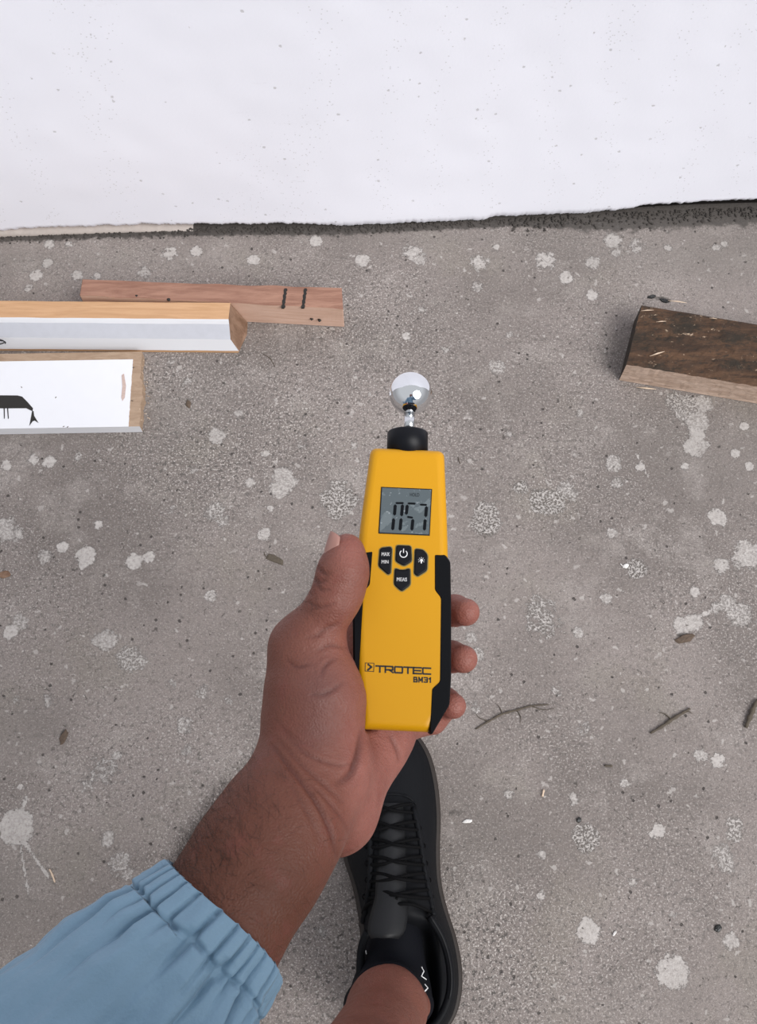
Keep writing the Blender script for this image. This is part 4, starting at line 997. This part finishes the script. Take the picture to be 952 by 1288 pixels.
hprof = lambda s: np.interp(s, [0, .03, .10, .25, .36, .45, .60, .75, .88, .96, 1.0], [.050, .066, .074, .070, .086, .088, .074, .060, .050, .040, .024])
def usec(i, inset_=.004, n=26):
    s = ss[i]; c = (rx[i]+lx_[i])/2; a = max(.002, (rx[i]-lx_[i])/2-inset_); h = hprof(s); pts = []
    e = 2.3
    for q in np.linspace(math.pi, 0, n):
        cx = math.cos(q); sy = math.sin(q); x = math.copysign(abs(cx)**(2/e), cx); z = abs(sy)**(2/e)
        narrow = 1-(.26 if s < .45 else .26-.16*min(1, (s-.45)/.2))*z**1.5
        ridge = -.008*x*z if s > .5 else 0      # medial side a bit higher
        cc = .004*z*(1 if s < .4 else 0)
        dip = 0
        if s < .37: dip = .030*np.clip((.60-abs(x))/.2, 0, 1)*np.clip((.37-s)/.03, 0, 1)*np.clip((s-.05)/.03, 0, 1)
        pts.append((c+a*x*narrow+cc, ys[i], .016+(h-.016)*z - dip))
    return [(pts[0][0], ys[i], .010)]+pts+[(pts[-1][0], ys[i], .010)]
rings = [usec(i) for i in range(NS)]
V, F = loft(rings)
shoe = mesh('shoe', V, [f[::-1] for f in F], M['shoe'], per); shoe['label'] = 'black lace-up sneaker'
ss_m = shoe.modifiers.new('s', 'SUBSURF'); ss_m.levels = 1; ss_m.render_levels = 1
# sole
rings = []
ou = np.vstack([Rw, Lw[::-1][1:-1]])
cen2 = ou.mean(0)
for z, i_ in ((.0006, .006), (.002, .0025), (.008, .0005), (.016, 0), (.0215, .0004), (.0235, .0018), (.0235, .0065)):
    p = inset(ccw(ou), i_); rings.append([(x, y, z) for x, y in p])
V, F = loft(rings); mesh('sole', V, F, M['sole'], shoe)['label'] = 'dark brown rubber sole'
def topz(x, y, lift_=.0):
    i = int(np.clip(np.argmin(abs(ys-y)), 0, NS-1)); r = np.array(rings_u[i]); o_ = np.argsort(r[:, 0]); return float(np.interp(x, r[o_, 0], r[o_, 2]))+lift_
rings_u = [usec(i) for i in range(NS)]
def SH(px, py, lift_=0.0):                      # shoe surface point under a pixel
    z = .06
    for _ in range(6): q = FL(px, py, z); z = topz(q[0], q[1])
    q = FL(px, py, z+lift_); return np.array([q[0], q[1], z+lift_])
# eyestay panels along the lacing and toe seam
for xs_, nm in (([(462, 1022), (466, 1060), (466, 1100), (462, 1135), (455, 1165)], 'eyestay'), ([(520, 1016), (527, 1050), (533, 1090), (540, 1125), (545, 1150)], 'eyestay')):
    pts = [SH(x, y, .0004) for x, y in catmull(xs_, 6)]; V, fs = tube(pts, [.0035]*len(pts), 8); mesh(nm, V, fs, M['shoe'], shoe)
pts = [SH(x, y, .0003) for x, y in catmull([(455, 1010), (470, 1003), (492, 999), (512, 1002), (524, 1012)], 6)]; V, fs = tube(pts, .0014, 6); mesh('toe_seam', V, fs, M['shoe'], shoe)
# tongue
tp = []
def tz(t):
    tt_ = min(t, .66); y = 1010+170*tt_; return SH(492, y)[2] + max(0, t-.66)*.040
for t in np.linspace(0, 1, 30):
    y = 1010+170*t; wl_ = np.interp(t, [0, .7, .86, .95, 1], [15, 20, 23, 23, 16]); xc = np.interp(t, [0, .7, 1], [493, 493, 484]); row = []
    for u in np.linspace(-1, 1, 13):
        z_ = tz(t)+.0016+.004*(1-u*u)-.006*u*u; row.append(FL(xc+wl_*u, y, z_))
    tp.append(row)
V, F = loft(tp, cap=False, close=False); o = mesh('tongue', V, F, M['tongue'], shoe); so = o.modifiers.new('t', 'SOLIDIFY'); so.thickness = .003; so.offset = 0
o['label'] = 'charcoal tongue'
# laces: six crossed rows
rows = [(1020, 464, 516), (1042, 464, 523), (1064, 465, 528), (1086, 466, 531), (1107, 466, 535), (1128, 463, 538)]
for i, (y, xl_, xr_) in enumerate(rows):
    for sgn in (0, 1):
        xm = (xl_+xr_)/2; a = (xl_-3, y+2) if sgn == 0 else (xr_+3, y+2); dy = -10
        e_ = (xr_+2, y-9) if sgn == 0 else (xl_-2, y-9)
        pts = [SH(*a, .002), SH(a[0]*.75+e_[0]*.25, a[1]*.75+e_[1]*.25+1.5, .0058), SH(xm, (a[1]+e_[1])/2+1.5*sgn, .0072+.0016*sgn), SH(a[0]*.25+e_[0]*.75, a[1]*.25+e_[1]*.75-1, .0058), SH(*e_, .002)]
        V, fs = tube(catmull(pts, 6), .0019, 8); mesh('lace', V, fs, M['lace'], shoe)
    for x in (xl_-4, xr_+4):
        q = SH(x, y, .0012); V, fs = tube([q+np.array([.0025*math.cos(t), .0025*math.sin(t), 0]) for t in np.linspace(0, 6.283, 13)], .0008, 5, False); mesh('eyelet', V, fs, M['lace'], shoe)
for pts_ in ([(466, 1134), (480, 1139), (500, 1137), (520, 1138), (541, 1147)], [(456, 1148), (462, 1138), (478, 1131), (500, 1130)]):
    V, fs = tube(catmull([SH(x, y, .0065) for x, y in pts_], 6), .0018, 8); mesh('lace', V, fs, M['lace'], shoe)
# collar: padded ring round the opening
cl = catmull([(462, 1172), (455, 1192), (453, 1225), (456, 1262), (475, 1292), (510, 1302), (545, 1290), (564, 1256), (566, 1218), (557, 1182), (541, 1153)], 6)
pts = [FL(x, y, .074+.008*max(0, 1-i/8)+.008*max(0, (i-52)/8)) for i, (x, y) in enumerate(cl)]
V, fs = tube(pts, .0042, 8); mesh('collar', V, fs, M['shoe'], shoe)['label'] = 'padded black collar'
pts = [p+np.array([.0005, 0, .0042]) for p in pts[42:]]; V, fs = tube(pts, .0008, 6); mesh('collar_glint', V, fs, M['tongue'], shoe)['label'] = 'grey line painted as the glint along the collar'  # thin grey tube stands in for the glint on the collar edge

# leg and sock by one implicit surface each (world axes)
def leg_field(rad, z_top, h, z_bot=.03):
    f = Field((-.10, -.42, z_bot-.03), (.13, .02, z_top+.02), h)
    return f
anx = FL(484, 1250, .13)[0]
lf = Field((-.175, -.42, .015), (.125, -.005, .66), .0034)
lf.cone((anx+.006, -.110, .06), (anx+.002, -.112, .15), .036, .0330, .01)
lf.cone((anx+.002, -.112, .15), (anx-.026, -.158, .30), .0335, .046, .02)
lf.cone((anx-.026, -.158, .30), (anx-.045, -.185, .42), .050, .054, .02)
lf.cone((anx-.026, -.200, .33), (anx-.045, -.210, .40), .040, .042, .02)
lf.cone((anx-.045, -.185, .42), (anx-.055, -.235, .70), .052, .058, .02)
lf.cone((anx+.008, -.125, .05), (anx+.012, -.04, .045), .034, .022, .01)
for sx in (-1, 1): lf.cone((anx+.004+sx*.028, -.114, .105), (anx+.004+sx*.029, -.114, .112), .011, .011, .012)
V, Q = lf.mesh(); leg = mesh('leg', V, Q, M['skin'], per); leg['label'] = 'bare ankle and lower leg'
attr(leg, 'pale', np.full(len(V), .30)); attr(leg, 'crease', np.zeros(len(V))); attr(leg, 'skin_shade', np.zeros(len(V)))
sf_ = Field((-.10, -.23, .02), (.12, .01, .16), .0022)
sf_.cone((anx+.006, -.111, .06), (anx+.0025, -.1125, .108), .0405, .0375, .008)
sf_.cone((anx+.008, -.110, .055), (anx+.012, -.035, .050), .038, .026, .012)
for sx in (-1, 1): sf_.cone((anx+.004+sx*.030, -.114, .088), (anx+.004+sx*.031, -.114, .092), .013, .013, .012)
V, Q = sf_.mesh()
# cut flat top of the sock at a slanted plane
keep_z = .112; zc = keep_z - .30*(V[:, 1]+.112)
V[:, 2] = np.where(V[:, 2] > zc, zc+(V[:, 2]-zc)*.03, V[:, 2])
sock = mesh('sock', V, Q, M['sock'], per); sock['label'] = 'black ankle sock with white marks'
hit = caster(V, Q)
for pts_ in ([(447, 1203), (453, 1197), (460, 1196), (461, 1200), (455, 1205), (448, 1207), (447, 1203)], [(444, 1213), (447, 1209)], [(530, 1216), (533, 1222), (530, 1228), (536, 1232)], [(534, 1238), (538, 1243), (534, 1247)], [(534, 1251), (536, 1257), (533, 1259)], [(533, 1262), (537, 1266), (536, 1272)]):
    q = [hit(x, y) for x, y in pts_]; q = [p for p in q if p is not None]
    if len(q) > 1: V_, fs = tube(q, .0007, 5); mesh('sock_mark', V_, fs, M['white'], sock)['label'] = 'small white sock mark'

# ---- the rest of the person, standing behind the picture's lower edge
bf = Field((-.36, -.56, .54), (.40, .08, 1.30), .009)
def rc(*a, **k): bf.cone(*a, **k)
rc((0, -.34, .78), (0, -.33, 1.12), .135, .155, .04, (0, 1, 0), .72)
rc((-.13, -.31, 1.12), (.13, -.31, 1.12), .080, .080, .04)
rc((-.17, -.30, 1.12), (-.225, -.26, .80), .062, .055, .03)
rc((.17, -.30, 1.12), (.235, -.22, 1.00), .062, .052, .03); rc((.235, -.22, 1.00), (.11, -.115, 1.16), .052, .040, .02)
rc((0, -.29, 1.16), (0, -.27, 1.21), .075, .066, .03)
sleeve_end = c2w(CC+ed*.262)
rc((-.225, -.26, .80), sleeve_end, .058, .062, .03)
V, Q = bf.mesh(); V = V+vnormals(V, Q)*np.array([.004*noise.noise(Vector((p[0]*18, p[1]*18, p[2]*30))) for p in V.tolist()])[:, None]
o = mesh('jacket', V, Q, M['cloth'], per); o['label'] = 'light blue jacket'
bf = Field((-.30, -.62, .48), (.30, -.02, .90), .009)
rc((0, -.34, .84), (0, -.34, .78), .135, .140, .03, (0, 1, 0), .75)
for x, y in ((anx-.03, -.24), (anx+.23, -.58)): rc((x*.5+.0, -.33, .76), (x, y, .56), .095, .082, .03)
V, Q = bf.mesh(); mesh('shorts', V, Q, m_plain('dark_shorts', (.02, .022, .03), .85, 300, .3), per)
bf = Field((-.16, -.46, 1.12), (.16, -.04, 1.62), .006)
rc((0, -.30, 1.14), (0, -.26, 1.28), .058, .055, .02)
rc((0, -.27, 1.42), (0, -.25, 1.37), .090, .082, .03, (1, 0, 0), .85); rc((0, -.20, 1.33), (0, -.185, 1.29), .052, .034, .03)
rc((0, -.165, 1.375), (0, -.148, 1.335), .010, .015, .012)
for x in (-1, 1): rc((x*.076, -.26, 1.375), (x*.080, -.265, 1.345), .014, .010, .01); rc((x*.032, -.172, 1.375), (x*.034, -.172, 1.375), .010, .010, .006, sub=True)
V, Q = bf.mesh(); hd = mesh('head', V, Q, M['skin'], per)
attr(hd, 'pale', np.full(len(V), .45)); attr(hd, 'crease', np.zeros(len(V))); attr(hd, 'skin_shade', np.zeros(len(V)))
for x in (-1, 1):
    v_, f_ = ico((x*.032, -.176, 1.374), .009, (1, 1, .8), 1, 0); mesh('eye', v_, f_, M['white'], hd)
v_, f_ = tube([(-.022, -.158, 1.305), (0, -.150, 1.303), (.022, -.158, 1.305)], [.002, .005, .002], 8); mesh('mouth', v_, f_, m_plain('lips', (.25, .09, .08), .5), hd)
bf = Field((-.16, -.46, 1.28), (.16, -.10, 1.62), .007)
rc((0, -.275, 1.435), (0, -.28, 1.38), .096, .090, .02, (1, 0, 0), .87); rc((0, -.14, 1.34), (0, -.14, 1.36), .085, .080, .02, sub=True)
V, Q = bf.mesh(); mesh('hair', V, Q, M['hair'], per)
bf = Field((-.02, -.22, 1.06), (.20, .00, 1.26), .0035)
rc((.115, -.12, 1.155), (.075, -.085, 1.19), .026, .024, .01); rc((.075, -.085, 1.19), (.055, -.075, 1.21), .026, .022, .01)
for i in range(4): rc((.050+.004*i, -.070-.018*i, 1.215), (.020, -.060-.018*i, 1.235), .0085, .0075, .003)
rc((.085, -.07, 1.20), (.070, -.045, 1.225), .011, .009, .006)
V, Q = bf.mesh(); V, Q = biggest(V, Q); ph_ = mesh('raised_hand', V, Q, M['skin'], per); ph_['label'] = 'other hand, raised'
attr(ph_, 'pale', np.full(len(V), .45)); attr(ph_, 'crease', np.zeros(len(V))); attr(ph_, 'skin_shade', np.zeros(len(V)))
# the other leg and shoe, copies of the first
off = Vector((.20-(anx-.03), -.20, 0))
for src in (leg, sock, shoe):
    c = src.copy(); C.objects.link(c); c.parent = per; c.scale.x = -1
    px_ = per.location.x; c.location.x = 2*(anx+.10)-2*px_; c.location.y += -.36
    for ch in src.children:
        g = ch.copy(); C.objects.link(g); g.parent = c
